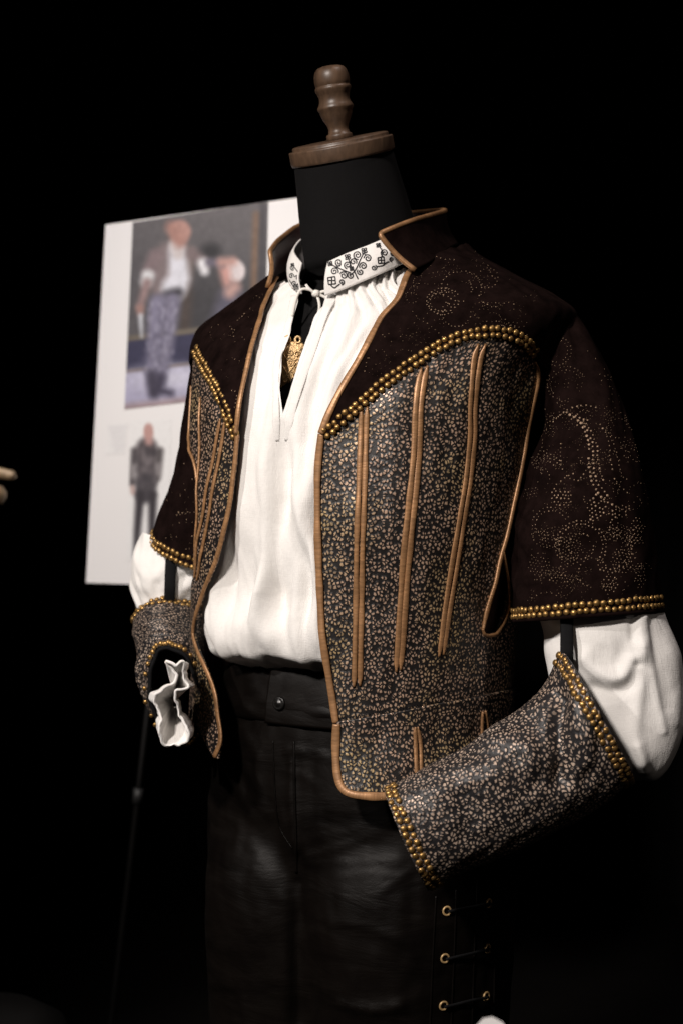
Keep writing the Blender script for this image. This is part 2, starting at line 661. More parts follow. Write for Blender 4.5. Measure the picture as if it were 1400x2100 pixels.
#        z     near  far   front back  shift
FORM = Body([(0.80, .135, .135, .105, .11, .0), (0.92, .150, .150, .110, .12, .0), (1.02, .135, .135, .105, .10, .01),
             (1.12, .140, .140, .118, .105, .012), (1.25, .155, .155, .130, .115, .015), (1.32, .160, .160, .128, .115, .012),
             (1.38, .175, .175, .105, .10, .008), (1.41, .180, .180, .092, .09, .003), (1.43, .155, .155, .083, .075, .0),
             (1.45, .120, .120, .075, .065, -.003), (1.47, .090, .090, .066, .06, -.003), (1.49, .070, .070, .062, .06, .006)])
SHIRT = Body([(1.034, .126, .134, .100, .10, .004), (1.050, .137, .145, .112, .11, .005), (1.058, .151, .157, .134, .12, .006), (1.068, .159, .163, .148, .125, .008), (1.090, .163, .167, .153, .125, .010),
              (1.13, .160, .168, .145, .12, .012), (1.20, .162, .166, .146, .12, .014), (1.28, .165, .167, .147, .12, .016),
              (1.34, .170, .170, .140, .12, .014), (1.38, .180, .180, .125, .11, .011), (1.41, .175, .175, .108, .095, .006),
              (1.43, .135, .135, .098, .08, .0), (1.445, .105, .105, .095, .07, -.002), (1.475, .085, .085, .08, .07, -.01)])
JACKET = Body([(0.84, .205, .215, .175, .155, .012), (0.90, .188, .205, .168, .14, .012), (0.96, .170, .195, .158, .125, .012), (1.00, .162, .188, .154, .118, .012),
               (1.05, .165, .188, .155, .12, .012), (1.12, .172, .188, .158, .122, .013), (1.20, .182, .190, .162, .125, .015),
               (1.30, .190, .194, .163, .128, .015), (1.36, .203, .203, .150, .120, .012), (1.40, .222, .218, .130, .105, .008),
               (1.42, .228, .222, .116, .095, .002), (1.44, .205, .200, .104, .082, -.003), (1.47, .150, .155, .090, .07, -.012),
               (1.50, .103, .112, .075, .06, -.022), (1.53, .074, .085, .063, .055, -.028)])
JS = JACKET.surf()
SS = SHIRT.surf()
FS = FORM.surf()


def bnormal(body, th, z, off=0.0, e=0.002):
    a = body.at(th + e * 5, z, off) - body.at(th - e * 5, z, off)
    b = body.at(th, z + e, off) - body.at(th, z - e, off)
    return norm(np.cross(a, b))


def bpath(body, surf, px, n, off=0.0):
    """pixel outline -> smooth curve on the body: points, normals, parameters"""
    u = px if surf is None else surf.params(px)
    u = spline(u * np.array((0.17, 1)), n) / np.array((0.17, 1))
    return body.at(u[:, 0], u[:, 1], off), bnormal(body, u[:, 0], u[:, 1], off), u


def edge_fn(surf, px):
    """theta as a function of height along a traced edge"""
    u = spline(surf.params(px), 80)
    k = np.argsort(u[:, 1])
    return lambda z: np.interp(z, u[k, 1], u[k, 0])


def top_fn(u):
    k = np.argsort(u[:, 0])
    return lambda th: np.interp(th, u[k, 0], u[k, 1])


def patch(tl, tr, zb, zt, nu, nv, curve=1.0):
    """grid of (theta, z) between two edges and two borders"""
    s = np.linspace(0, 1, nu)[:, None] ** curve
    t = np.linspace(0, 1, nv)[None]
    z = np.full((nu, nv), 1.2)
    for _ in range(12):
        th = tl(z) + s * (tr(z) - tl(z))
        z = 0.5 * z + 0.5 * (zb(th) + t * (zt(th) - zb(th)))
    return tl(z) + s * (tr(z) - tl(z)), z


def stud_mesh(name, r, mat):
    prof = [(1.0, 0.0), (0.97, 0.30), (0.82, 0.62), (0.55, 0.84), (0.25, 0.95)]
    n = 12
    V, F = [], []
    for p, h in prof:
        for k in range(n):
            a = 2 * math.pi * k / n
            V.append((p * r * math.cos(a), p * r * math.sin(a), h * r * 0.74))
    V.append((0, 0, r * 0.74))
    for i in range(len(prof) - 1):
        for k in range(n):
            m = (k + 1) % n
            F.append((i * n + k, i * n + m, (i + 1) * n + m, (i + 1) * n + k))
    t = (len(prof) - 1) * n
    for k in range(n):
        F.append((t + k, t + (k + 1) % n, len(V) - 1))
    me = bpy.data.meshes.new(name)
    me.from_pydata(V, [], F)
    me.materials.append(mat)
    me.polygons.foreach_set('use_smooth', np.ones(len(F), bool))
    return me


STUD = stud_mesh('stud', 0.0032, M_BRASS)


def studs(parent, pts, nrm, scale=1.0, jit=0.00042):
    for p, n in zip(pts, nrm):
        o = bpy.data.objects.new('stud', STUD)
        COL.objects.link(o)
        o.parent = parent
        n = norm(n + rng.normal(0, 0.11, 3))
        o.location = p + rng.normal(0, jit, 3) - WLOC[parent]
        q = Vector(n).to_track_quat('Z', 'Y')
        o.rotation_euler = q.to_euler()
        s = scale * rng.uniform(0.91, 1.06)
        o.scale = (s, s, s)


def two_rows(parent, P, N, gap=0.0067, step=0.0067, scale=1.0, lift=0.0):
    """two rows of studs side by side along a path"""
    T = norm(np.gradient(P, axis=0))
    B = np.cross(T, N)
    for k, sgn in enumerate((-0.5, 0.5)):
        Q = P + B * gap * sgn + N * lift
        c = np.hstack((Q, N))
        n = max(2, int(length(Q) / step))
        s = np.r_[0, np.cumsum(np.linalg.norm(np.diff(Q, axis=0), axis=1))]
        t = (np.arange(n) + 0.5) * s[-1] / n
        c = np.stack([np.interp(t, s, c[:, j]) for j in range(6)], -1)
        studs(parent, c[:, :3], norm(c[:, 3:]), scale)


def limb(rings, nseg=96, nlen=96, cap=False):
    """tube through rings: (a, b, depth a, depth b, half thickness, tilt)"""
    C, A, B = [], [], []
    for a, b, da, db, ry, tilt in rings:
        pa, pb = unproj(*a, da), unproj(*b, db)
        c = (pa + pb) / 2
        ax = (pb - pa) / 2
        v = norm(c - CAM_LOC)
        u = norm(ax)
        v = norm(v - u * v.dot(u))
        w = np.cross(u, v)           # rotate v about the axis by the tilt
        t = rad(tilt)
        C.append(c)
        A.append(ax)
        B.append((v * math.cos(t) + w * math.sin(t)) * ry)
    K = np.hstack((C, A, B))
    n = len(K)
    s = np.r_[0, np.cumsum(np.linalg.norm(np.diff(K[:, :3], axis=0), axis=1))]
    t = np.linspace(0, s[-1], nlen)
    K2 = np.stack([pchip(s, K[:, j])(t) for j in range(9)], -1)
    th = np.linspace(0, 2 * math.pi, nseg + 1)
    P = (K2[None, :, :3] + np.cos(th)[:, None, None] * K2[None, :, 3:6] + np.sin(th)[:, None, None] * K2[None, :, 6:9])
    r = (np.linalg.norm(K2[:, 3:6], axis=1).mean() + np.linalg.norm(K2[:, 6:9], axis=1).mean()) / 2
    UV = np.stack(np.broadcast_arrays(th[:, None] * r, t[None]), -1)
    N = gnormals(P)
    N[0] = N[-1] = norm(N[0] + N[-1])
    if np.mean(np.sum(N * (P - K2[None, :, :3]), -1)) < 0:
        N = -N
    return P, UV, N, K2[:, :3]


def px_curve(pts, n, body, surf, lift):
    """pixel polyline laid on a surface, as 3-D points with normals"""
    pts = spline(np.asarray(pts, float), n)
    P, N = [], []
    for x, y in pts:
        u, p, nn, ok = surf.hit(x, y)
        if np.dot(nn, p - CAM_LOC) > 0:
            nn = -nn
        P.append(p + nn * lift)
        N.append(nn)
    return np.array(P), np.array(N)


# ------------------------------------------------------------------ dress form
form = thing('dress_form', 'black cloth dress form with a wooden neck cap and turned finial, wearing the whole costume', 'mannequin', (0, 0, 0))
th = np.radians(np.linspace(-180, 180, 97))
zz = np.linspace(0.80, 1.47, 90)
Pb = FORM.at(th[:, None], zz[None])
# the neck leans forward and joins the top of the bust
tn = rad(25)
NDIR = loc(0, math.sin(tn), math.cos(tn))
nk = []
for k, (h, r) in enumerate([(0.012, .0655), (0.035, .0625), (0.065, .0605), (0.09, .0580), (0.118, .0545), (0.141, .0520)]):
    c = loc(0, 0.016, 1.462) + NDIR * h
    tt = rad(25) * min(1, k / 2)
    e2 = loc(0, math.cos(tt), -math.sin(tt))
    e1 = loc(1, 0, 0)
    nk.append(c + r * (np.sin(th)[:, None] * e1 + np.cos(th)[:, None] * 1.05 * e2))
NECKTOP = c
nk = np.stack(nk, 1)
Pb = np.concatenate((Pb, nk), 1)
UV = np.zeros(Pb.shape[:2] + (2,))
add('torso', Pb.reshape(-1, 3), qfaces(97, Pb.shape[1]), M_FORM, form)
CN = norm(np.array((-.205, -.315, .93)))
lathe('neck_cap', [(r_ * .925, h_) for r_, h_ in ((0, -.001), (.0585, -.001), (.0593, -.0002), (.0598, .0008), (.0600, .0015), (.0600, .0132), (.0598, .0140), (.0592, .0144), (.0562, .0146), (.0556, .0149), (.0555, .0172), (.0552, .0180), (.0545, .0185), (.052, .0190), (.03, .0192), (0, .0192))], NECKTOP, CN, M_WOOD, form, 72)
FN = loc(-0.01, math.sin(rad(17)), math.cos(rad(17)))
FINIAL = [(0, -3), (27, -3), (27, 8), (26, 11), (21.5, 13), (20.5, 22), (22, 29), (28, 40), (32.5, 51), (34, 58), (37, 62), (37.3, 66), (34, 71), (31.5, 77), (31, 84), (33, 92), (36.5, 99), (37.2, 103), (36, 106.5), (34.2, 107.5), (35.3, 109.5), (36.4, 117), (35.8, 128), (32.5, 138), (27, 144), (18, 147), (0, 147.5)]
lathe('finial', [(r_ / 1960, h_ / 1960) for r_, h_ in FINIAL], NECKTOP + CN * .0187, FN, M_WOOD, form, 56)
lathe('stand_pole', [(.016, 0.0), (.016, .82)], (0, 0, 0.02), (0, 0, 1), M_DARK, form, 24)
lathe('stand_base', [(0, 0), (.17, 0), (.17, .012), (.16, .02), (.03, .03), (0, .03)], (0, 0, 0.001), (0, 0, 1), M_DARK, form, 48)

# ------------------------------------------------------------------ shirt
shirt = thing('shirt', 'white linen shirt with gathered neck and black embroidered collar, tucked into the trousers', 'shirt', loc(0, 0, 1.0))
NEAR_EDGE = [(856, 540), (848, 552), (830, 580), (795, 640), (750, 715), (715, 775), (685, 830), (660, 890), (652, 960), (650, 1050), (653, 1150), (661, 1280), (674, 1380), (690, 1482)]
FAR_EDGE = [(572, 575), (560, 600), (548, 628), (534, 670), (520, 715), (507, 770), (497, 830), (489, 890), (483, 960), (470, 1060), (446, 1150), (416, 1230), (399, 1290), (403, 1320), (424, 1370), (444, 1420), (452, 1470), (455, 1520), (443, 1553)]
NE0, FE0 = edge_fn(JS, NEAR_EDGE), edge_fn(JS, FAR_EDGE[:18])
GATHER = []
t0 = -178.0
while t0 < 178:
    GATHER.append((rad(t0), rad(rng.uniform(1.1, 2.0)), rng.uniform(0.4, 1.0), rng.uniform(-0.12, 0.12)))
    t0 += rng.uniform(4.0, 7.5)
BIG = []
for t0, sg, am in ((-52, 6, .008), (-38, 5, .006), (-24, 5, .008), (-8, 4.5, .009), (3, 4, .007), (15, 5, .009), (27, 5, .008), (40, 6, .008), (56, 7, .006), (-68, 7, .006)):
    BIG.append((rad(t0), rad(sg * .8), am * 1.6))


VFOLD = []
for pts, sg, am in (([(592, 880), (582, 1000), (576, 1100), (572, 1200), (576, 1310)], .050, -.013), ([(556, 880), (550, 1000), (545, 1150), (542, 1310)], .055, .005),
                    ([(622, 930), (612, 1050), (608, 1200), (612, 1330)], .06, .007), ([(745, 612), (702, 720), (662, 830), (644, 950)], .030, -.0050),
                    ([(790, 596), (752, 680), (702, 790), (672, 860)], .026, -.0048), ([(708, 628), (668, 740), (640, 850), (630, 980)], .030, -.0055),
                    ([(820, 560), (790, 620), (745, 700), (715, 760)], .024, -.004), ([(552, 600), (534, 740), (520, 900), (505, 1050)], .030, -.0045),
                    ([(575, 600), (556, 720), (548, 860)], .022, -.003), ([(500, 1000), (486, 1120), (474, 1240)], .05, -.007), ([(520, 1120), (515, 1220), (530, 1330)], .04, -.006),
                    ([(640, 1050), (640, 1180), (632, 1320)], .035, -.006)):
    u = spline(SS.params(pts), 50)
    u = u[np.argsort(u[:, 1])]
    VFOLD.append((u[:, 1], u[:, 0], sg, am))


def shirt_fold(th, z):
    d = np.zeros(np.broadcast(th, z).shape)
    up = np.clip((z - 1.30) / 0.14, 0, 1)
    for c, s, a, drift in GATHER:
        cc = c + drift * (1.44 - z)
        ss = s * (1 + 1.6 * (1.44 - z) / 0.2 * 0.5)
        amp = a * (0.0062 * up ** 1.2 + 0.0010 * np.exp(-((z - 1.085) / .02) ** 2))
        d += amp * np.exp(-((th - cc) / ss) ** 2)
    for k, (c, s, a) in enumerate(BIG):
        cc = c + 0.10 * np.sin((z - 1.0) * 9 + k * 1.7) + 0.04 * np.sin(z * 31 + k)
        win = np.clip((1.42 - z) / 0.10, 0, 1) * (0.55 + 0.45 * np.clip((1.32 - z) / 0.2, 0, 1)) * (0.25 + 0.75 * np.clip((z - 1.06) / .07, 0, 1))
        d += a * win * np.exp(-((th - cc) / s) ** 2)
    d *= sstep(1.045, 1.066, z)
    for zz_, tt_, sg, am in VFOLD:
        c = np.interp(z, zz_, tt_) + .012 * np.sin(z * 40 + sg * 300)
        e = np.clip(np.minimum(z - zz_[0] + .02, zz_[-1] + .01 - z) / .05, 0, 1)
        q = np.abs(th - c) / sg
        d += am * e * np.exp(-q ** 1.5)
    # crisp little gathers where the cloth is drawn into the collar
    ph = th * 46 + 5 * vnoise(th * 6 + 30, z * 3, 15) + 2.2 * vnoise(th * 3 + 30, z * 14, 16)
    d += (0.0040 * up ** 1.5 + .0005 * up ** .3) * (np.abs(np.sin(ph)) ** .6 - .6)
    d += 0.0016 * vnoise(th * 14 + 30, z * 22, 3) + 0.0009 * vnoise(th * 38 + 30, z * 60, 4)
    # slumped cloth above the waistband
    d += 0.004 * sstep(1.05, 1.065, z) * np.exp(-((z - 1.078) / .022) ** 2) * vnoise(th * 9 + 20, z * 25, 9)
    d += 0.0016 * sstep(1.05, 1.065, z) * np.exp(-((z - 1.072) / .02) ** 2) * np.sin(th * 13 + z * 60)
    return d


def shirt_at(th, z, off=0.0):
    th, z = np.broadcast_arrays(np.asarray(th, float), np.asarray(z, float))
    fo = shirt_fold(th, z)
    P = SHIRT.at(th, z) + bnormal(SHIRT, th, z) * (fo + off)[..., None]
    # pressed against the jacket's far edge, tucked well inside it where covered
    J1 = JACKET.at(th, z, -.006) + bnormal(JACKET, th, z) * (fo * .5 + off)[..., None]
    w = (sstep(rad(-2), rad(-16), th) * sstep(rad(-75), rad(-50), th) * sstep(1.13, 1.22, z) * sstep(1.475, 1.455, z))[..., None]
    P = P * (1 - w) + J1 * w
    J2 = JACKET.at(th, z, -.012)
    m = np.maximum(sstep(NE0(z) - rad(2.5), NE0(z) + rad(3), th), sstep(FE0(z) + rad(.5), FE0(z) - rad(5), th) * sstep(1.47, 1.45, z))
    ax = np.stack((0 * z, 0 * z, z), -1) + loc(0, .012, 0)
    k = np.linalg.norm(J2 - ax, axis=-1) / np.maximum(np.linalg.norm(P - ax, axis=-1), 1e-6)
    k = np.minimum(k, 1) * m + 1 - m
    return ax + (P - ax) * k[..., None]


tt = np.radians(np.linspace(-110, 110, 330))[:, None]
zq = np.linspace(1.035, 1.46, 230)[None]
SHS = Surf(shirt_at(tt, zq), np.stack(np.broadcast_arrays(tt, zq), -1))
SL = edge_fn(SHS, [(612, 600), (606, 636), (596, 680), (585, 712), (578, 732), (575, 781), (576, 817), (580, 850)])
SR = edge_fn(SHS, [(672, 598), (651, 640), (631, 690), (610, 750), (596, 798), (580, 850)])
z_slit = SHS.hit(580, 850)[0][1]


def slit_l(z):
    m = (SL(z_slit) + SR(z_slit)) / 2
    w = np.clip((z - z_slit) / 0.006, 0, 1)
    return m * (1 - w) + SL(z) * w


def slit_r(z):
    m = (SL(z_slit) + SR(z_slit)) / 2
    w = np.clip((z - z_slit) / 0.006, 0, 1)
    return m * (1 - w) + SR(z) * w


nu, nv = 420, 230
s = np.linspace(0, 1, nu)[:, None]
zc = np.linspace(0, 1, nv)[None]
ztop = lambda t: np.interp(np.abs(t), [0, .5, 1.2, 2.2, 3.2], [1.449, 1.463, 1.475, 1.475, 1.475])
z = np.full((nu, nv), 1.2)
for _ in range(8):
    a, b = slit_r(z), slit_l(z) + 2 * math.pi
    T = a + s * (b - a)
    Tw = (T + math.pi) % (2 * math.pi) - math.pi
    z = 1.034 + zc * (ztop(Tw) - 1.034)
a, b = slit_r(z), slit_l(z) + 2 * math.pi
T = a + s * (b - a)
Tw = (T + math.pi) % (2 * math.pi) - math.pi
P = shirt_at(Tw, z)
UV = np.stack((T * 0.16, z), -1)
sb = sheet('shirt_body', P, UV, M_LINEN, shirt)
bm = bmesh.new()
bm.from_mesh(sb.data)
bmesh.ops.remove_doubles(bm, verts=bm.verts, dist=2e-5)
bm.to_mesh(sb.data)
bm.free()
# placket strips beside the slit
for pts, hw in (([(683, 604), (660, 655), (643, 705), (622, 765), (606, 815), (593, 865), (588, 905)], .0050),
                ([(604, 606), (597, 645), (586, 685), (576, 715), (569, 740), (566, 785), (566, 825), (567, 865), (569, 905)], .0042)):
    P, N = px_curve(pts, 60, SHIRT, SHS, 0.0003)
    e = np.clip((1 - np.linspace(0, 1, 60)) / .12, 0, 1)
    tube('placket', P, N, hw * (.4 + .6 * e), .0001 + 0.0007 * e, M_LINEN, shirt, 12)

# stand collar, open at the throat
cb = spline(loc(*np.array([(.002, .107, 1.437), (.030, .102, 1.446), (.060, .085, 1.461), (.082, .035, 1.489), (.062, -.035, 1.508), (0, -.064, 1.523),
                           (-.072, -.035, 1.508), (-.083, .03, 1.485), (-.064, .078, 1.462), (-.030, .104, 1.442)]).T), 200)
ct = spline(loc(*np.array([(.002, .104, 1.473), (.028, .097, 1.483), (.057, .079, 1.498), (.074, .031, 1.526), (.056, -.032, 1.540), (0, -.060, 1.548),
                           (-.067, -.035, 1.545), (-.078, .03, 1.522), (-.061, .074, 1.497), (-.034, .099, 1.476)]).T), 200)
t = np.linspace(0, 1, 24)[None, :, None]
P = cb[:, None] * (1 - t) + ct[:, None] * t
N = gnormals(P)
ctr = loc(0, .01, 1.5)
if np.mean(np.sum(N * (P - ctr), -1)) < 0:
    N = -N
P = P + N * (0.004 * np.sin(t[..., 0] * math.pi) + 0.0008 * vnoise(np.arange(200)[:, None] / 9.0, t[..., 0] * 4, 5))[..., None]
arc = np.r_[0, np.cumsum(np.linalg.norm(np.diff(cb, axis=0), axis=1))]
UV = np.stack(np.broadcast_arrays(arc[:, None], t[0, :, 0][None] * .036), -1)
collar = sheet('collar', P, UV, M_LINEN, shirt, 0.0022, N=N)
CS = Surf(P, UV)


def spiral(cx, cy, r, a0, turns, sgn=1, n=26):
    t = np.linspace(0, 1, n)
    a = rad(a0) + sgn * t * turns * 2 * math.pi
    rr = r * (1 - 0.82 * t)
    return [(cx + q * math.cos(w), cy + q * math.sin(w)) for q, w in zip(rr, a)]


def crop6(pts):
    return [(560 + x / 4.667, 480 + y / 4.667) for x, y in pts]


def embroider(strokes, r=0.00066):
    V, F = [], []
    for st in strokes:
        pts = np.asarray(crop6(st), float)
        pts = spline(pts, max(4, int(length(pts) / 1.6)))
        Q, NN = [], []
        for x, y in pts:
            u, p, n, ok = CS.hit(x, y)
            if not ok:
                continue
            if np.dot(n, p - CAM_LOC) > 0:
                n = -n
            Q.append(p + n * 0.0003)
            NN.append(n)
        if len(Q) < 3:
            continue
        Q, NN = np.array(Q), np.array(NN)
        TT = norm(np.gradient(Q, axis=0))
        B = np.cross(TT, NN)
        k0 = len(V)
        for i in range(len(Q)):
            for aa in (0, 1, 2, 3, 4, 5):
                w = aa * math.pi / 3
                V.append(Q[i] + B[i] * r * math.cos(w) + NN[i] * r * 0.7 * math.sin(w))
        for i in range(len(Q) - 1):
            for aa in range(6):
                bb = (aa + 1) % 6
                F.append((k0 + i * 6 + aa, k0 + i * 6 + bb, k0 + i * 6 + 6 + bb, k0 + i * 6 + 6 + aa))
    if V:
        add('embroidery', V, F, M_THREAD, collar)


def flower(x, y, r):
    out = []
    for k in range(4):
        a = k * math.pi / 2 + 0.6
        dx, dy = math.cos(a) * r, math.sin(a) * r
        out.append([(x, y), (x + dx * .6 - dy * .35, y + dy * .6 + dx * .35), (x + dx, y + dy), (x + dx * .6 + dy * .35, y + dy * .6 - dx * .35), (x, y)])
    return out


def boxed(x, y, r):
    c = [(x - r, y - r * .7), (x + r * .8, y - r), (x + r, y + r * .8), (x - r * .8, y + r), (x - r, y - r * .7)]
    st = [[c[k], ((c[k][0] + c[k + 1][0]) / 2, (c[k][1] + c[k + 1][1]) / 2), c[k + 1]] for k in range(4)]
    return st + [[(x, y - r), (x, y), (x, y + r)], [(x - r, y), (x, y), (x + r, y)]]


st = [spiral(628, 272, 36, 60, 1.5), spiral(588, 358, 38, 20, 1.6, -1), spiral(675, 396, 38, 200, 1.6), spiral(742, 396, 34, 250, 1.5, -1),
      spiral(712, 297, 36, 100, 1.6), spiral(765, 266, 34, 30, 1.5, -1), spiral(806, 202, 42, 80, 1.7), spiral(903, 232, 38, 180, 1.6),
      spiral(860, 306, 38, 150, 1.6), spiral(833, 362, 32, 220, 1.4, -1), spiral(655, 458, 28, 90, 1.4, -1)]
st += [[(548, 290), (610, 318), (680, 350), (740, 372)], [(870, 172), (830, 250), (790, 335), (742, 392)], [(712, 225), (735, 280), (748, 332)],
       [(770, 345), (790, 390), (810, 430)], [(545, 480), (585, 515), (615, 495), (640, 478)], [(600, 318), (640, 300), (650, 285)], [(848, 200), (870, 190), (885, 200)]]
for f in ((548, 285, 26), (712, 220, 30), (870, 160, 30), (750, 332, 22)):
    st += flower(*f)
st += boxed(562, 445, 38)
embroider(st)
st = [spiral(1062, 180, 36, 120, 1.6), spiral(1140, 188, 30, 30, 1.4, -1), spiral(962, 322, 28, 300, 1.4), spiral(1128, 240, 22, 90, 1.4),
      [(985, 312), (1040, 302), (1085, 270), (1105, 262)], [(1010, 118), (1040, 160), (1035, 215)]]
st += flower(1005, 108, 24) + boxed(1030, 250, 32)
embroider(st)
st = [spiral(190, 320, 26, 60, 1.4), spiral(178, 400, 26, 20, 1.4, -1), spiral(238, 420, 28, 200, 1.4), spiral(205, 470, 24, 100, 1.3), spiral(245, 495, 24, 10, 1.3, -1),
      [(185, 290), (215, 330), (255, 385), (268, 420)], [(160, 440), (190, 490), (215, 530)]]
st += flower(190, 296, 20) + boxed(225, 505, 22)
embroider(st, 0.00055)

# tie cord with its bow


def cordpath(pts, lift, n=40):
    Q, N = px_curve(pts, n, SHIRT, SHS, lift)
    return Q


knot = SHS.hit(648, 602)
kp = knot[1] + norm(CAM_LOC - knot[1]) * 0.006
for pts, ends in (([(648, 602), (634, 594), (620, 593), (611, 603), (605, 622), (600, 648)], .004),
                  ([(650, 602), (668, 597), (688, 602), (703, 616), (706, 630), (697, 637), (685, 630), (670, 612), (652, 603)], .005),
                  ([(650, 605), (655, 622), (654, 640), (645, 660)], .005),
                  ([(648, 602), (640, 597), (632, 590), (628, 584)], .004)):
    n = 36
    pts = spline(pts, n)
    dpt = proj(kp)[2]
    Q = np.array([unproj(x, y, dpt + 0.001 - 0.003 * math.sin(k / n * math.pi)) for k, (x, y) in enumerate(pts)])
    tube('tie_cord', Q, None, .0016, .0013, M_CORD, shirt, 8)
kv = lathe('tie_knot', [(0, -.004), (.003, -.0035), (.0042, 0), (.003, .0035), (0, .004)], kp, loc(1, .2, .1), M_CORD, shirt, 16)

# ------------------------------------------------------------------ pendant on the chest of the form
pend = thing('pendant', 'cast gold filigree pendant plate hanging in the open slit of the white shirt', 'pendant', FS.hit(598, 800)[1])
pc = FS.hit(600, 752)
pn = norm(pc[2] if np.dot(pc[2], pc[1] - CAM_LOC) < 0 else -pc[2])
dp = proj(pc[1])[2] - 0.006
out = spline([(566, 722), (572, 706), (590, 700), (610, 701), (624, 707), (628, 740), (624, 775), (612, 797), (594, 804), (578, 800), (568, 778), (563, 745)], 60, closed=True)[:-1]
cen = np.array((600, 752))
R = []
for k, (sc_, dd) in enumerate(((1.0, 0.004), (1.0, 0.0), (0.94, -0.0016), (0.86, -0.001), (0.82, -0.0022), (0.6, -0.0032), (0.3, -0.0038), (0.02, -0.004))):
    R.append([unproj(*(cen + (q - cen) * sc_), dp + dd) for q in out])
R = np.array(R).transpose(1, 0, 2)
add('plate', R.reshape(-1, 3), qfaces(len(out), R.shape[1], True), M_GOLD, pend)
for (x, y) in ((590, 696), (611, 697)):
    a = np.linspace(0, 2 * math.pi, 20, endpoint=False)
    Q = np.array([unproj(x + 5.5 * math.cos(q), y + 6.5 * math.sin(q), dp - .001) for q in a])
    tube('loop', Q, None, .0014, .0014, M_GOLD, pend, 8, closed=True)
# filigree wires over the plate
for k in range(9):
    a = rng.uniform(0, 6.28)
    cx, cy = 600 + rng.uniform(-17, 17), 752 + rng.uniform(-34, 34)
    Q = np.array([unproj(x, y, dp - .0042) for x, y in spiral(cx, cy, rng.uniform(7, 11), math.degrees(a), 1.3, random.choice((-1, 1)), 18)])
    tube('scroll', Q, None, .0006, .0006, M_GOLD, pend, 6)
for (x0, y0, x1, y1) in ((580, 725, 622, 780), (622, 725, 580, 780), (580, 750, 606, 800), (622, 755, 590, 800)):
    Q = np.array([unproj(x0 + (x1 - x0) * q, y0 + (y1 - y0) * q, dp - .0042) for q in np.linspace(0, 1, 8)])
    tube('lattice_wire', Q, None, .0007, .0007, M_GOLD, pend, 6)

# ------------------------------------------------------------------ jacket
jacket = thing('jacket', 'open brown suede and gold flecked black leather jacket trimmed with gold binding and brass studs', 'jacket', loc(0, 0, 1.0))


def j_bump(th, z):
    return 0.0022 * vnoise(th * 5 + 20, z * 14, 21) + 0.0010 * vnoise(th * 13 + 20, z * 34, 22)


def j_at(th, z, off=0.0):
    return JACKET.at(th, z) + bnormal(JACKET, th, z) * (j_bump(th, z) + off)[..., None]


def jpath(px, n, off, closed=False):
    u = JS.params(px)
    u = spline(u * np.array((0.17, 1)), n) / np.array((0.17, 1))
    return j_at(u[:, 0], u[:, 1], off), bnormal(JACKET, u[:, 0], u[:, 1]), u


STUD_NEAR = [(664, 893), (680, 880), (735, 832), (790, 786), (850, 743), (905, 707), (950, 690), (1000, 682), (1045, 687), (1075, 703), (1097, 728)]
STUD_FAR = [(404, 716), (425, 760), (450, 808), (470, 855), (487, 898)]
ne, fe = edge_fn(JS, NEAR_EDGE), edge_fn(JS, FAR_EDGE[:18])
un = spline(JS.params(STUD_NEAR), 80)
uf = spline(JS.params(STUD_FAR), 60)
# yoke border: studs in front, straight across the back
k = np.argsort(un[:, 0])
bx = list(un[k, 0]) + [rad(100), rad(120), rad(180), rad(240), rad(262)] + list((uf[np.argsort(uf[:, 0])] + (2 * math.pi, 0))[:, 0])
bz = list(un[k, 1]) + [un[k[-1], 1] - .01, 1.31, 1.30, 1.31, 1.35] + list(uf[np.argsort(uf[:, 0]), 1])
ykb = lambda t: np.interp(t, bx, bz)
jtop = lambda t: np.interp(t, rad(np.array([20, 30, 60, 90, 130, 180, 230, 270, 300, 335, 345])), [1.462, 1.468, 1.492, 1.508, 1.518, 1.522, 1.518, 1.508, 1.490, 1.459, 1.452])
TH, Z = patch(ne, lambda z: fe(z) + 2 * math.pi, lambda t: ykb(t) - 0.004, jtop, 360, 150)
P = j_at(TH, Z, 0.0024)
N = bnormal(JACKET, TH, Z)
ctrz = np.stack((0 * Z, 0 * Z, Z), -1)
if np.mean(np.sum(N * (P - ctrz), -1)) < 0:
    N = -N
UV = np.stack((TH * .18, Z), -1)
yoke = sheet('yoke', P, UV, M_SUEDE, jacket, 0.003, M_LINING, N)

# front panel on the near side
ARM = [(1100, 738), (1094, 800), (1079, 900), (1062, 1000), (1043, 1090), (1028, 1140), (1006, 1220), (988, 1290), (985, 1370), (985, 1460)]
ar = edge_fn(JS, ARM)
uw = spline(JS.params([(690, 1482), (800, 1464), (900, 1444), (985, 1428), (1030, 1418)]), 60)
uw = np.vstack((uw, [(rad(120), uw[-1, 1]), (rad(180), uw[-1, 1]), (rad(240), 1.0), (rad(320), 1.0)]))
wst = top_fn(uw)
nst = top_fn(un)
TH, Z = patch(ne, ar, wst, lambda t: nst(t) + .003, 150, 220)
P = j_at(TH, Z)
N = bnormal(JACKET, TH, Z)
sheet('front_panel', P, np.stack((TH * .18, Z), -1), M_PEB, jacket, 0.003, M_LINING, N)

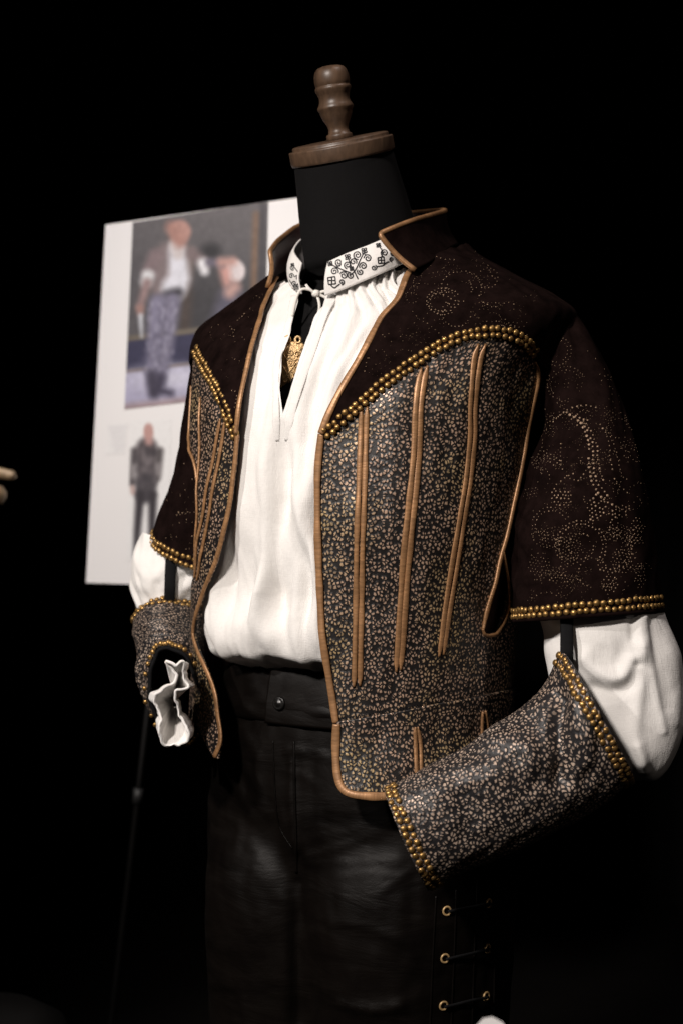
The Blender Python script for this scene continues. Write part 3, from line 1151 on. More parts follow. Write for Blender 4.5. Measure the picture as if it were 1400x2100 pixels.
# side and back below the armholes
ARMLOW = [(985, 1294), (1000, 1303), (1018, 1296), (1036, 1268), (1045, 1228)]
ul = JS.params(ARMLOW)
ul[:, 0] = np.maximum.accumulate(ul[:, 0] + np.arange(len(ul)) * 1e-4)
lx = list(ul[:, 0]) + [ul[-1, 0] + .06, rad(112), rad(125), rad(180), rad(235), rad(262), rad(285), rad(305)]
lz = list(ul[:, 1]) + [ul[-1, 1] + .04, 1.24, 1.315, 1.305, 1.315, 1.15, 1.06, 1.06]
TH, Z = patch(ar, lambda z: np.full_like(z, rad(294)), wst, lambda t: np.interp(t, lx, lz), 220, 110)
sheet('back_panel', j_at(TH, Z), np.stack((TH * .18, Z), -1), M_PEB, jacket, 0.003, M_LINING, bnormal(JACKET, TH, Z))

# lining seen through the armhole
TH, Z = np.broadcast_arrays(np.radians(np.linspace(62, 118, 60))[:, None], np.linspace(1.06, 1.33, 60)[None])
pk = 0.004 * vnoise(TH * 9 + 9, Z * 12, 77)
P = JACKET.at(TH, Z, -0.010) + bnormal(JACKET, TH, Z) * pk[..., None]
sheet('lining', P, np.stack((TH * .18, Z), -1), M_LINING, jacket)

# front panel on the far side hangs open
ARMF = [(402, 726), (386, 790), (379, 850), (385, 890), (399, 940), (407, 985), (409, 1060), (404, 1160), (392, 1230), (384, 1290), (380, 1400), (378, 1500)]
af0 = edge_fn(JS, ARMF)
af = lambda z: np.minimum(af0(z), fe(z) - rad(2.5))
ub = JS.params([(443, 1556), (425, 1530), (405, 1490), (385, 1470), (360, 1465)])
fst = top_fn(uf)
bot = top_fn(ub)
TH, Z = patch(af, fe, bot, lambda t: fst(t) + .003, 90, 220)
N = bnormal(JACKET, TH, Z)
sheet('front_panel', j_at(TH, Z), np.stack((TH * .18, Z), -1), M_PEB, jacket, 0.003, M_LINING, N)
TH, Z = patch(lambda z: np.full_like(z, rad(-62)), af, lambda t: 0 * t + 0.99, lambda t: 0 * t + 1.07, 30, 60)
sheet('side_panel', j_at(TH, Z, -.001), np.stack((TH * .18, Z), -1), M_PEB, jacket, 0.003, M_LINING, bnormal(JACKET, TH, Z))

# peplum below the waist seam
up = JS.params([(693, 1484), (691, 1550), (697, 1604), (718, 1627), (760, 1634), (860, 1628), (960, 1606), (1020, 1590)])
t_e, z_e = up[0]
pz = [(up[1][0] - rad(.6), up[1][1]), (up[2][0], up[2][1]), (up[3][0], up[3][1])] + [tuple(q) for q in up[4:]] + [(rad(120), up[-1][1]), (rad(180), up[-1][1]), (rad(240), .92), (rad(300), .93)]
pz = np.array(pz)
pz = pz[np.argsort(pz[:, 0])]
pe = edge_fn(JS, [(693, 1470), (693, 1484), (691, 1520), (690, 1560), (692, 1590), (697, 1640)])
TH, Z = patch(pe, lambda z: np.full_like(z, rad(258)), lambda t: np.interp(t, pz[:, 0], pz[:, 1]), lambda t: wst(t) + .001, 220, 60, 1.3)
P = j_at(TH, Z, 0.0035)
N = bnormal(JACKET, TH, Z)
sheet('peplum', P, np.stack((TH * .18 + .31, Z), -1), M_PEB, jacket, 0.003, M_LINING, N)

# --- bindings


def bind(px, hw, h=0.0017, off=0.0010, n=110, taper=0.0, name='binding', wob=0.12):
    P, N, u = jpath(px, n, off)
    s = np.linspace(0, 1, n)
    w = hw * (1 + wob * np.interp(s * 17 + rng.uniform(0, 20), np.arange(60), rng.uniform(-1, 1, 60)))
    if taper:
        w = w * np.clip(np.minimum(s, 1 - s) / taper, 0.35, 1) ** 0.7
    if np.mean(np.sum(N * (P - CAM_LOC), -1)) > 0:
        N = -N
    return tube(name, P, N, w, h, M_TRIM, jacket, 10)


bind(NEAR_EDGE[:8], .0036, .0018, .003)
bind(NEAR_EDGE[7:], .0038, .0016, .0016, 140)
bind(FAR_EDGE[:8], .0028, .0018, .003)
bind(FAR_EDGE[7:], .0030, .0015, .0010, 160)
bind([(1096, 742), (1100, 760), (1096, 800), (1079, 900), (1062, 1000), (1043, 1090), (1028, 1140), (1006, 1220), (988, 1292)], .0030, .0020, .001, taper=.06)
bind([(987, 1290), (992, 1301), (1003, 1303), (1018, 1297), (1033, 1272), (1042, 1235), (1040, 1190), (1030, 1132)], .0020, .0018, .0015, taper=.05)
bind([(693, 1484), (691, 1550), (694, 1590), (703, 1616), (722, 1629), (760, 1634), (800, 1633), (860, 1626), (960, 1606)], .0040, .0015, .0045)
P, N, u = jpath([(694, 1483), (800, 1465), (900, 1445), (980, 1430)], 120, .0022)
tube('waist_seam', P, N, .0017, .0010, M_STRAP, jacket, 6)
SLITS = [((741, 836), (736, 1000), (730, 1200), (726, 1408), (753, 834), (748, 1000), (742, 1200), (738, 1406), .0026),
         ((864, 754), (849, 900), (830, 1100), (812, 1378), (876, 750), (860, 900), (842, 1100), (821, 1374), .0028),
         ((979, 706), (961, 900), (935, 1100), (898, 1346), (993, 706), (971, 900), (946, 1100), (907, 1342), .0026)]
for q in SLITS:
    bind(q[0:4], q[8] * 1.04, .0012, .0010, taper=.03)
    bind(q[4:8], q[8] * 1.04, .0012, .0010, taper=.03)
bind([(848, 1490), (849, 1530), (852, 1600)], .0021, .0015, .0045, 40, taper=.1)
bind([(853, 1490), (859, 1530), (861, 1600)], .0019, .0015, .0045, 40, taper=.1)
bind([(980, 1458), (979, 1495), (984, 1540)], .0018, .0015, .0045, 40, taper=.1)
bind([(985, 1456), (991, 1495), (996, 1540)], .0018, .0015, .0045, 40, taper=.1)
bind([(451, 858), (439, 930), (424, 1030), (409, 1120), (403, 1185)], .0025, .0012, .0010, taper=.04)
bind([(461, 866), (450, 940), (437, 1030), (420, 1120), (408, 1190)], .0025, .0012, .0010, taper=.04)
bind([(411, 815), (408, 900), (408, 985), (409, 1060), (404, 1160)], .0015, .0014, .0012, taper=.04)
bind([(386, 790), (380, 850), (386, 893), (399, 940), (407, 985)], .0018, .0016, .0012, taper=.06)


# --- seams: thin raised stitching lines
def stitches(px, surf, body_at, mat, parent, step=0.0032, r=0.00035, lift=0.0004):
    u = surf.params(px)
    u = spline(u * np.array((0.17, 1)), 200) / np.array((0.17, 1))
    P = body_at(u[:, 0], u[:, 1])
    N = bnormal(JACKET, u[:, 0], u[:, 1])
    L = length(P)
    n = int(L / step)
    V, F = [], []
    c = resample(np.hstack((P, N)), n * 2)
    for k in range(n - 1):
        a, b, nn = c[2 * k, :3], c[2 * k + 1, :3], norm(c[2 * k, 3:])
        t = norm(b - a)
        w = np.cross(t, nn)
        i = len(V)
        for p, hh in ((a, 0.0), ((a + b) / 2, 1.0), (b, 0.0)):
            V += [p + w * r + nn * (lift + r * hh), p - w * r + nn * (lift + r * hh)]
        F += [(i, i + 1, i + 3, i + 2), (i + 2, i + 3, i + 5, i + 4)]
    add('stitching', V, F, mat, parent)


stitches([(694, 1474), (800, 1457), (900, 1437), (1010, 1414)], JS, lambda a, b: j_at(a, b, .0002), M_STRAP, jacket)

# --- studs along the yoke
Pn = j_at(un[:, 0], un[:, 1], 0.0024)
two_rows(yoke, Pn, bnormal(JACKET, un[:, 0], un[:, 1]), lift=0.0)
Pf = j_at(uf[:, 0], uf[:, 1], 0.0024)
two_rows(yoke, Pf, bnormal(JACKET, uf[:, 0], uf[:, 1]))

# --- standing collar
cbp = np.array([(.099, .090, 1.459), (.103, .060, 1.474), (.090, -.003, 1.502), (.066, -.058, 1.520), (0, -.086, 1.530), (-.085, -.060, 1.522), (-.104, .005, 1.500), (-.100, .058, 1.474), (-.084, .090, 1.456)])
ctp = np.array([(.069, .112, 1.494), (.078, .090, 1.506), (.083, .055, 1.521), (.073, -.004, 1.541), (.056, -.052, 1.557), (0, -.078, 1.566), (-.080, -.052, 1.562), (-.098, .002, 1.546), (-.094, .056, 1.517), (-.080, .094, 1.494)])
cb = spline(loc(*cbp.T), 200)
ct = spline(loc(*ctp.T), 200)
t = np.linspace(0, 1, 20)[None, :, None]
P = cb[:, None] * (1 - t) + ct[:, None] * t
N = gnormals(P)
if np.mean(np.sum(N * (P - loc(0, 0, 1.5)), -1)) < 0:
    N = -N
s200 = np.arange(200)[:, None]
P = P + N * (-0.003 * np.sin(t[..., 0] * math.pi) + 0.0012 * vnoise(s200 / 16.0, t[..., 0] * 2, 6))[..., None]
arc = np.r_[0, np.cumsum(np.linalg.norm(np.diff(cb, axis=0), axis=1))]
jc = sheet('collar', P, np.stack(np.broadcast_arrays(arc[:, None], t[0, :, 0][None] * .04), -1), M_SUEDE, jacket, .004, M_LINING, N)
rim = np.vstack((P[0, :-1], P[:, -1], P[-1, :-1][::-1]))
rn = np.vstack((N[0, :-1], N[:, -1], N[-1, :-1][::-1]))
rim = np.hstack((rim, rn))
sm = rim.copy()
for _ in range(3):
    sm[1:-1] = (sm[:-2] + 2 * sm[1:-1] + sm[2:]) / 4
sm = resample(sm, 260)
tube('binding', sm[:, :3], sm[:, 3:], .0030, .0026, M_TRIM, jacket, 10, lift=-.0015)


# --- sleeves
def smooth_cap(P, k=8):
    return P


RN = [((1050, 850), (1128, 632), 1.505, 1.490, .044, 0), ((1108, 880), (1172, 631), 1.496, 1.462, .047, 0), ((1084, 950), (1208, 682), 1.486, 1.454, .056, 0), ((1070, 1000), (1260, 782), 1.472, 1.444, .064, 0),
      ((1058, 1050), (1293, 875), 1.45, 1.43, .070, 0), ((1054, 1100), (1318, 985), 1.425, 1.425, .072, 0), ((1052, 1170), (1340, 1115), 1.42, 1.42, .073, 0), ((1055, 1273), (1359, 1252), 1.415, 1.415, .073, 0)]
P, UV, N, C = limb(RN, 120, 130)
thn = np.linspace(0, 2 * math.pi, 121)[:, None]
ln = np.linspace(0, 1, 130)[None]
cx, cy = np.cos(thn) * 1.6, np.sin(thn) * 1.6
wr = 0.0040 * vnoise(cx * 1.5 + 20, ln * 6 + cy + 10, 31) + 0.0016 * vnoise(cx * 4 + 20, ln * 16 + cy * 3 + 10, 32)
wr = wr - 0.004 * np.exp(-((ln - .78) / .05) ** 2) * np.clip(np.cos(thn + 2.2), 0, 1)
P = P + N * (wr * np.clip(ln / .12, 0, 1))[..., None]
slv = sheet('sleeve', P, UV, M_SUEDE, jacket, .003, M_LINING, N)
NS = Surf(P, np.stack(np.broadcast_arrays(thn, ln), -1))
row = P.shape[1] - 1


def cuff_studs(parent, P, N, inset, gap=.0068, step=.0067, scale=1.0, end=-1, sel=None):
    """double row of studs around the open end of a tube"""
    E = P[:, end]
    D = norm(P[:, end] - P[:, end - 1 if end == -1 else 1])
    for kk in (0, 1):
        Q = E - D * (inset + kk * gap)
        # follow the surface: nearest grid row
        dist = np.linalg.norm(P - E[:, None], axis=2).mean(0)
        i = np.argmin(np.abs(dist - (inset + kk * gap)))
        Q = P[:, i]
        c = np.hstack((Q, N[:, i]))
        s = np.r_[0, np.cumsum(np.linalg.norm(np.diff(Q, axis=0), axis=1))]
        n = int(s[-1] / step)
        tq = (np.arange(n) + .5 * kk) * s[-1] / n
        c = np.stack([np.interp(tq, s, c[:, j]) for j in range(6)], -1)
        if sel is not None:
            c = c[sel(c)]
        studs(parent, c[:, :3], norm(c[:, 3:]), scale)


def cuff_curved(parent, P, N, rowsel, step=.0071, scale=1.0, phase=0.0, sel=None):
    Q = np.array([[np.interp(rowsel[i], np.arange(P.shape[1]), P[i, :, k]) for k in range(3)] for i in range(P.shape[0])])
    NN = N[:, int(np.mean(rowsel))]
    c = np.hstack((Q, NN))
    s = np.r_[0, np.cumsum(np.linalg.norm(np.diff(Q, axis=0), axis=1))]
    n = int(s[-1] / step)
    tq = (np.arange(n) + phase) * s[-1] / n
    c = np.stack([np.interp(tq, s, c[:, j]) for j in range(6)], -1)
    if sel is not None:
        c = c[sel(c)]
    studs(parent, c[:, :3], norm(c[:, 3:]), scale)


front_half = lambda c: np.sum(c[:, 3:] * norm(c[:, :3] - CAM_LOC), -1) < 0.35
cuff_studs(slv, P, N, .004, sel=front_half)
tube('cuff_edge', P[:, -1], N[:, -1], .002, .0016, M_SUEDE, jacket, 8)

RF = [((398, 760), (520, 700), 1.60, 1.58, .05, 0), ((388, 860), (560, 800), 1.63, 1.60, .065, 0), ((372, 930), (560, 900), 1.64, 1.61, .070, 0),
      ((345, 1020), (565, 1010), 1.645, 1.625, .072, 8), ((312, 1096), (560, 1180), 1.65, 1.64, .072, 18)]
P2, UV2, N2, C2 = limb(RF, 100, 110)
l2 = np.linspace(0, 1, 110)[None]
t2 = np.linspace(0, 2 * math.pi, 101)[:, None]
P2 = P2 + N2 * (0.003 * vnoise(np.cos(t2) * 2 + 20, l2 * 7 + np.sin(t2) * 2 + 10, 41))[..., None]
slf = sheet('sleeve', P2, UV2, M_SUEDE, jacket, .003, M_LINING, N2)
FSV = Surf(P2, np.stack(np.broadcast_arrays(t2, l2), -1))
cuff_studs(slf, P2, N2, .003, sel=front_half)

# --- punched gold dots in the suede, in scrolls and leaves
DOTS = []


def dot_line(pts, r, step, jitter=0.6, skip=0.06):
    pts = np.asarray(pts, float)
    n = max(2, int(length(spline(pts, 60)) / step))
    for x, y in spline(pts, n):
        if rng.random() > skip:
            DOTS.append((x + rng.normal(0, jitter), y + rng.normal(0, jitter), r * rng.uniform(.75, 1.25)))


def put_dots(name, dots, surf, parent, at=None):
    V, F = [], []
    for x, y, r in dots:
        u, p, n, ok = surf.hit(x, y)
        if not ok:
            continue
        if np.dot(n, p - CAM_LOC) > 0:
            n = -n
        d = proj(p)[2]
        R = r * .86 * d / FPX
        a = norm(np.cross(n, (0.2, 0.3, 1)))
        b = np.cross(n, a)
        i = len(V)
        V.append(p + n * .0007)
        for k in range(6):
            w = k * math.pi / 3 + rng.uniform(0, .6)
            V.append(p + (a * math.cos(w) + b * math.sin(w)) * R + n * .0003)
        F += [(i, i + 1 + k, i + 1 + (k + 1) % 6) for k in range(6)]
    o = add(name, V, F, M_DOT, parent, smooth=False)
    o['kind'] = 'stuff'
    return o


def arcs(cx, cy, r, a0, a1, rows, rd, step, n=24, sq=1.0, tilt=0.0, gap=7):
    for k in range(rows):
        q = r - k * gap
        t = np.radians(np.linspace(a0, a1, n))
        x, y = q * np.cos(t), q * sq * np.sin(t)
        c, s_ = math.cos(rad(tilt)), math.sin(rad(tilt))
        dot_line(np.stack((cx + x * c - y * s_, cy + x * s_ + y * c), -1), rd, step)


def blob_fill(cx, cy, rx, ry, tilt, rd, step):
    c, s_ = math.cos(rad(tilt)), math.sin(rad(tilt))
    y = -ry
    row_ = 0
    while y <= ry:
        x = -rx + (row_ % 2) * step / 2
        while x <= rx:
            if (x / rx) ** 2 + (y / ry) ** 2 < 1 and rng.random() > .08:
                DOTS.append((cx + x * c - y * s_ + rng.normal(0, .8), cy + x * s_ + y * c + rng.normal(0, .8), rd * rng.uniform(.7, 1.3)))
            x += step
        y += step * .86
        row_ += 1


# near sleeve
dot_line([(1120, 880), (1150, 850), (1185, 832), (1220, 835)], 2.0, 9)
dot_line([(1100, 880), (1130, 862), (1160, 845)], 1.5, 8)
arcs(1140, 720, 30, -120, 150, 2, 1.2, 7)
arcs(1160, 790, 38, 150, 330, 2, 1.1, 7)
dot_line([(1160, 845), (1190, 870), (1205, 905), (1206, 945), (1212, 985), (1232, 1020), (1262, 1040)], 3.0, 9)
dot_line([(1172, 850), (1200, 878), (1214, 912), (1215, 950), (1222, 985), (1244, 1015)], 2.6, 8.5)
dot_line([(1183, 850), (1208, 880), (1223, 915), (1226, 950), (1236, 985)], 2.0, 8)
dot_line([(1150, 910), (1148, 945), (1160, 975), (1185, 985), (1200, 965)], 1.6, 8)
dot_line([(1130, 1010), (1150, 985), (1175, 972)], 2.0, 8)
dot_line([(1230, 870), (1245, 900), (1252, 950), (1262, 990), (1285, 1010)], 2.0, 9)
dot_line([(1243, 880), (1262, 925), (1272, 970), (1290, 990)], 1.5, 8)
dot_line([(1105, 880), (1112, 905), (1105, 930), (1090, 950)], 1.5, 7)
blob_fill(1118, 865, 22, 10, -35, 1.6, 8)
blob_fill(1130, 940, 24, 11, 30, 1.4, 7.5)
blob_fill(1185, 860, 22, 12, 20, 2.2, 9)
blob_fill(1150, 1022, 22, 20, 0, 2.0, 8)
blob_fill(1270, 1048, 26, 14, -30, 1.8, 8)
blob_fill(1222, 1040, 20, 30, 20, 2.2, 8.5)
blob_fill(1300, 1090, 14, 34, 10, 1.3, 7.5)
blob_fill(1255, 1090, 16, 24, -30, 1.5, 8)
arcs(1190, 1120, 52, 150, 400, 2, 1.7, 8)
arcs(1190, 1120, 26, 0, 300, 1, 1.5, 7.5)
arcs(1250, 1130, 44, -60, 130, 2, 1.7, 8)
arcs(1130, 1080, 40, 160, 330, 2, 1.4, 7.5)
blob_fill(1115, 1105, 30, 20, 20, 1.2, 7)
blob_fill(1160, 1130, 22, 36, -25, 1.2, 7)
blob_fill(1105, 1160, 24, 22, 10, 1.0, 7)
blob_fill(1275, 1150, 26, 28, 10, 1.2, 7.5)
blob_fill(1310, 1180, 14, 30, 0, 1.0, 7)
blob_fill(1150, 1185, 34, 12, 5, 1.3, 7.5)
blob_fill(1250, 1195, 20, 18, 5, 1.5, 8)
arcs(1215, 1175, 30, 100, 330, 1, 1.4, 8)
dot_line([(1090, 1225), (1120, 1215), (1150, 1225)], 1.2, 8)
for _ in range(70):
    x, y = rng.uniform(1085, 1325), rng.uniform(760, 1235)
    r_ = rng.uniform(10, 26)
    a_ = rng.uniform(0, 360)
    arcs(x, y, r_, a_, a_ + rng.uniform(90, 240), 1 + int(rng.random() * 2), rng.uniform(.7, 1.15), 6.5, sq=rng.uniform(.6, 1))
for _ in range(34):
    blob_fill(rng.uniform(1085, 1325), rng.uniform(820, 1235), rng.uniform(12, 26), rng.uniform(7, 14), rng.uniform(-60, 60), rng.uniform(.6, 1.0), 7)
for _ in range(240):
    x, y = rng.uniform(1085, 1325), rng.uniform(720, 1235)
    DOTS.append((x, y, rng.uniform(.5, 1.2)))
put_dots('punched_dots', DOTS, NS, slv)
DOTS = []
# near yoke
YS = Surf(j_at(*np.broadcast_arrays(np.radians(np.linspace(5, 110, 160))[:, None], np.linspace(1.27, 1.51, 160)[None]), .0026),
          np.stack(np.broadcast_arrays(np.radians(np.linspace(5, 110, 160))[:, None], np.linspace(1.27, 1.51, 160)[None]), -1))
arcs(908, 618, 34, 60, 330, 2, 1.5, 7, sq=.8)
arcs(898, 622, 20, 0, 300, 1, 1.7, 7)
arcs(945, 590, 42, 150, 390, 1, 1.5, 8, sq=.8)
arcs(940, 592, 26, -40, 200, 1, 1.4, 7.5)
arcs(935, 640, 30, 20, 200, 1, 1.3, 7)
arcs(1000, 570, 20, 0, 330, 1, 1.3, 7)
dot_line([(1000, 545), (1005, 560), (1014, 572)], 1.4, 6)
dot_line([(885, 523), (905, 530), (930, 533)], 1.5, 7)
dot_line([(845, 640), (860, 655), (885, 670), (905, 690)], 1.1, 8)
dot_line([(752, 735), (760, 700), (775, 680), (788, 692)], 1.3, 6)
dot_line([(748, 760), (754, 735)], 1.3, 6)
dot_line([(990, 620), (1015, 630), (1040, 620), (1060, 628)], 1.3, 8)
dot_line([(965, 640), (985, 655), (1010, 660), (1035, 655)], 1.2, 8)
dot_line([(830, 600), (850, 585), (870, 580)], 1.0, 8)
blob_fill(925, 625, 16, 9, 10, 1.5, 8)
blob_fill(1005, 628, 26, 14, 0, .95, 8)
blob_fill(1035, 665, 34, 12, 5, .9, 9)
blob_fill(780, 755, 30, 16, -35, .7, 10)
blob_fill(860, 690, 30, 14, -30, .7, 10)
blob_fill(900, 560, 26, 10, -10, .8, 9)
for _ in range(60):
    x, y = rng.uniform(760, 1090), rng.uniform(520, 790)
    a_ = rng.uniform(0, 360)
    arcs(x, y, rng.uniform(8, 24), a_, a_ + rng.uniform(80, 240), 1, rng.uniform(.5, .95), 6.5, sq=rng.uniform(.6, 1))
for _ in range(110):
    DOTS.append((rng.uniform(745, 1085), rng.uniform(530, 800), rng.uniform(.5, 1.2)))
DOTS = [d for d in DOTS if d[1] < np.interp(d[0], [q[0] for q in STUD_NEAR], [q[1] for q in STUD_NEAR]) - 16 and d[0] > np.interp(d[1], [q[1] for q in NEAR_EDGE], [q[0] for q in NEAR_EDGE]) + 12]
put_dots('punched_dots', DOTS, YS, yoke)
DOTS = []
# far yoke and sleeve
FY = Surf(j_at(*np.broadcast_arrays(np.radians(np.linspace(-80, -8, 120))[:, None], np.linspace(1.27, 1.51, 140)[None]), .0026),
          np.stack(np.broadcast_arrays(np.radians(np.linspace(-80, -8, 120))[:, None], np.linspace(1.27, 1.51, 140)[None]), -1))
blob_fill(500, 645, 22, 6, -45, 1.5, 7)
dot_line([(450, 672), (462, 668), (475, 672), (480, 690)], 1.5, 6)
dot_line([(444, 690), (455, 695)], 1.3, 6)
dot_line([(476, 800), (486, 808), (482, 835)], 1.4, 6)
dot_line([(440, 718), (460, 722), (480, 735), (500, 745)], 1.0, 8)
dot_line([(520, 600), (530, 610), (540, 605)], 1.2, 6)
for _ in range(50):
    DOTS.append((rng.uniform(430, 525), rng.uniform(610, 840), rng.uniform(.5, 1.2)))
DOTS = [d for d in DOTS if d[0] > np.interp(d[1], [q[1] for q in STUD_FAR], [q[0] for q in STUD_FAR]) + 16 and d[0] < np.interp(d[1], [q[1] for q in FAR_EDGE[:8]], [q[0] for q in FAR_EDGE[:8]]) - 10]
put_dots('punched_dots', DOTS, FY, yoke)
DOTS = []
for _ in range(40):
    DOTS.append((rng.uniform(340, 400), rng.uniform(930, 1130), rng.uniform(.6, 1.5)))
blob_fill(368, 1052, 10, 6, 0, 1.5, 6)
put_dots('punched_dots', DOTS, FSV, slf)
DOTS = []

# ------------------------------------------------------------------ shirt sleeves
RW = [((1100, 1255), (1350, 1240), 1.415, 1.415, .058, 0), ((1114, 1292), (1366, 1290), 1.41, 1.41, .060, 0), ((1118, 1345), (1392, 1350), 1.405, 1.405, .060, 0),
      ((1128, 1400), (1402, 1412), 1.40, 1.40, .058, 6), ((1165, 1470), (1400, 1470), 1.395, 1.395, .056, 12), ((1215, 1535), (1378, 1535), 1.39, 1.39, .050, 18),
      ((1258, 1572), (1352, 1572), 1.39, 1.39, .034, 24), ((1285, 1583), (1332, 1580), 1.39, 1.39, .012, 24)]
P, UV, N, C = limb(RW, 200, 200)
tt = np.linspace(0, 2 * math.pi, 201)[:, None]
ll = np.linspace(0, 1, 200)[None]
pxs, pys, _ = proj(P)
d = 0.0022 * vnoise(np.cos(tt) * 1.6 + 20, ll * 4 + np.sin(tt) * 2 + 10, 51) + 0.0002 * vnoise(np.cos(tt) * 7 + 20, ll * 22 + np.sin(tt) * 7 + 10, 52)


def crease(pts, wid, amp):
    """ridge (or valley) of cloth along a line"""
    q = spline(np.asarray(pts, float), 120)
    r2 = np.min((pxs[..., None] - q[:, 0]) ** 2 + (pys[..., None] - q[:, 1]) ** 2, axis=-1)
    vis = sstep(0.3, -0.2, np.sum(N * norm(P - CAM_LOC), -1))
    return amp * np.exp(-r2 / wid ** 2) * vis


d = d + crease([(1200, 1352), (1240, 1385), (1275, 1392), (1302, 1350), (1306, 1330)], 19, 0.0056)
d = d + crease([(1235, 1350), (1262, 1358), (1285, 1335)], 24, -0.0032)
d = d + crease([(1215, 1412), (1255, 1418), (1292, 1400), (1306, 1368)], 16, -0.0056)
d = d + crease([(1296, 1270), (1300, 1320), (1308, 1360)], 8, -0.0032)
d = d + crease([(1310, 1270), (1314, 1340), (1310, 1420), (1302, 1500), (1312, 1560)], 14, 0.0036)
d = d + crease([(1321, 1270), (1332, 1350), (1343, 1420), (1358, 1500)], 8, 0.0018)
d = d + crease([(1330, 1280), (1350, 1370), (1366, 1450)], 13, -0.0018)
d = d + crease([(1240, 1450), (1275, 1500), (1310, 1550)], 29, 0.0032)
d = d + crease([(1200, 1450), (1230, 1500), (1270, 1550)], 19, -0.0032)
d = d + crease([(1305, 1530), (1314, 1555), (1322, 1578)], 10, 0.0032)
d = d + crease([(1370, 1300), (1385, 1400), (1380, 1480)], 17, 0.0016)
P = P + N * d[..., None]
sheet('sleeve', P, UV, M_LINEN, shirt, 0.0)

RWF = [((300, 1095), (500, 1150), 1.655, 1.645, .055, 0), ((282, 1135), (480, 1170), 1.655, 1.645, .056, 0), ((270, 1178), (450, 1205), 1.65, 1.64, .054, 0),
       ((271, 1212), (430, 1230), 1.645, 1.64, .050, 0), ((284, 1252), (415, 1255), 1.64, 1.635, .042, 0), ((300, 1285), (400, 1280), 1.635, 1.63, .03, 0)]
P, UV, N, C = limb(RWF, 120, 90)
tt = np.linspace(0, 2 * math.pi, 121)[:, None]
ll = np.linspace(0, 1, 90)[None]
d = 0.004 * vnoise(np.cos(tt) * 2.2 + 20, ll * 5 + np.sin(tt) * 2 + 10, 61) + .002 * vnoise(np.cos(tt) * 6 + 20, ll * 9 + np.sin(tt) * 6 + 10, 62)
sheet('sleeve', P + N * d[..., None], UV, M_LINEN, shirt, 0.0)

# ruffled cuff inside the far gauntlet
loop7 = [(455, 1012), (472, 1062), (540, 1110), (560, 1170), (530, 1240), (430, 1292), (350, 1370), (335, 1440), (380, 1512), (400, 1600), (388, 1700), (394, 1790), (432, 1868), (490, 1893),
         (540, 1868), (600, 1880), (660, 1848), (690, 1780), (680, 1718), (640, 1655), (610, 1595), (580, 1500), (558, 1400), (556, 1325), (600, 1305), (676, 1300), (690, 1270), (652, 1220), (640, 1140), (630, 1072), (642, 1030), (608, 1022), (560, 1058), (500, 1034)]
pts = spline([(260 + x / 5.53, 1180 + y / 5.53) for x, y in loop7], 260, closed=True)
kk_ = np.arange(len(pts))
pts = pts + np.stack((np.sin(kk_ * .33) * 1.1 + np.sin(kk_ * .71) * .6, np.cos(kk_ * .41) * 1.0), -1)
cenf = pts.mean(0)
nl = 40
P = np.zeros((260, nl, 3))
for j in range(nl):
    q = j / (nl - 1)
    k = np.interp(q, [0, .06, .16, .4, 1], [1.10, 1.0, .88, .62, .18]) 
    sh = np.array((4 * q, -4 * q))
    q = float(q)
    for i, p in enumerate(pts):
        w = cenf + (p - cenf) * k + sh
        P[i, j] = unproj(w[0], w[1], 1.414 + q * 0.085 + 0.003 * math.sin(i / 260 * 6.283 * 5))
frill = sheet('cuff_frill', P, np.stack(np.broadcast_arrays((np.arange(260) * .0016)[:, None], (np.arange(nl) * .002)[None]), -1), M_LINEN, shirt, 0.0008)
P0 = P[:, 0]
Po = np.zeros((260, 20, 3))
for j in range(20):
    q = j / 19
    for i, p in enumerate(pts):
        w = cenf + (p - cenf) * np.array((1.10 + .34 * math.sin(q * 1.5) + .05 * math.sin(i * .25) * q, 1.10 - .10 * q)) + np.array((2 * q, -6 * q))
        Po[i, j] = unproj(w[0], w[1], 1.414 + q * 0.06)
sheet('cuff_frill', Po, np.stack(np.broadcast_arrays((np.arange(260) * .0016)[:, None], (np.arange(20) * .003)[None]), -1), M_LINEN, shirt)
tube('cuff_hem', P0, None, .0016, .0014, M_LINEN, shirt, 8, closed=False)

# ------------------------------------------------------------------ gauntlets
gn = thing('gauntlet', 'near gauntlet of gold flecked black leather crossing in front of the trousers', 'gauntlet', unproj(1040, 1600, 1.36), 'leather gauntlets')
RG = [((788, 1624), (878, 1822), 1.30, 1.31, .040, 4), ((880, 1574), (988, 1770), 1.31, 1.32, .043, 2), ((985, 1513), (1100, 1722), 1.325, 1.33, .047, 0),
      ((1062, 1453), (1195, 1668), 1.34, 1.34, .052, 0), ((1122, 1398), (1258, 1630), 1.345, 1.345, .058, 0), ((1152, 1336), (1299, 1600), 1.35, 1.35, .062, -3)]
P, UV, N, C = limb(RG, 160, 170)
tt = np.linspace(0, 2 * math.pi, 161)[:, None]
ll = np.linspace(0, 1, 170)[None]
pxs, pys, _ = proj(P)
d = 0.0022 * vnoise(np.cos(tt) * 2.2 + 20, ll * 6 + np.sin(tt) * 2 + 10, 71) + .0010 * vnoise(np.cos(tt) * 6 + 20, ll * 14 + np.sin(tt) * 6 + 10, 72)
d = d + crease([(1146, 1430), (1140, 1490), (1146, 1540), (1150, 1600)], 20, -.012)
d = d + crease([(1090, 1470), (1110, 1540), (1105, 1600)], 16, -.0035)
d = d + crease([(930, 1600), (960, 1660), (965, 1720)], 22, -.003)
d = d + crease([(1235, 1480), (1225, 1550), (1200, 1600)], 14, -.004)
d = d + crease([(1020, 1520), (1065, 1530), (1100, 1560)], 34, .007)
d = d + crease([(1178, 1440), (1195, 1500), (1215, 1560)], 22, .004)
d = d + crease([(900, 1620), (960, 1600), (1020, 1580)], 30, .004)
P = P + N * d[..., None]
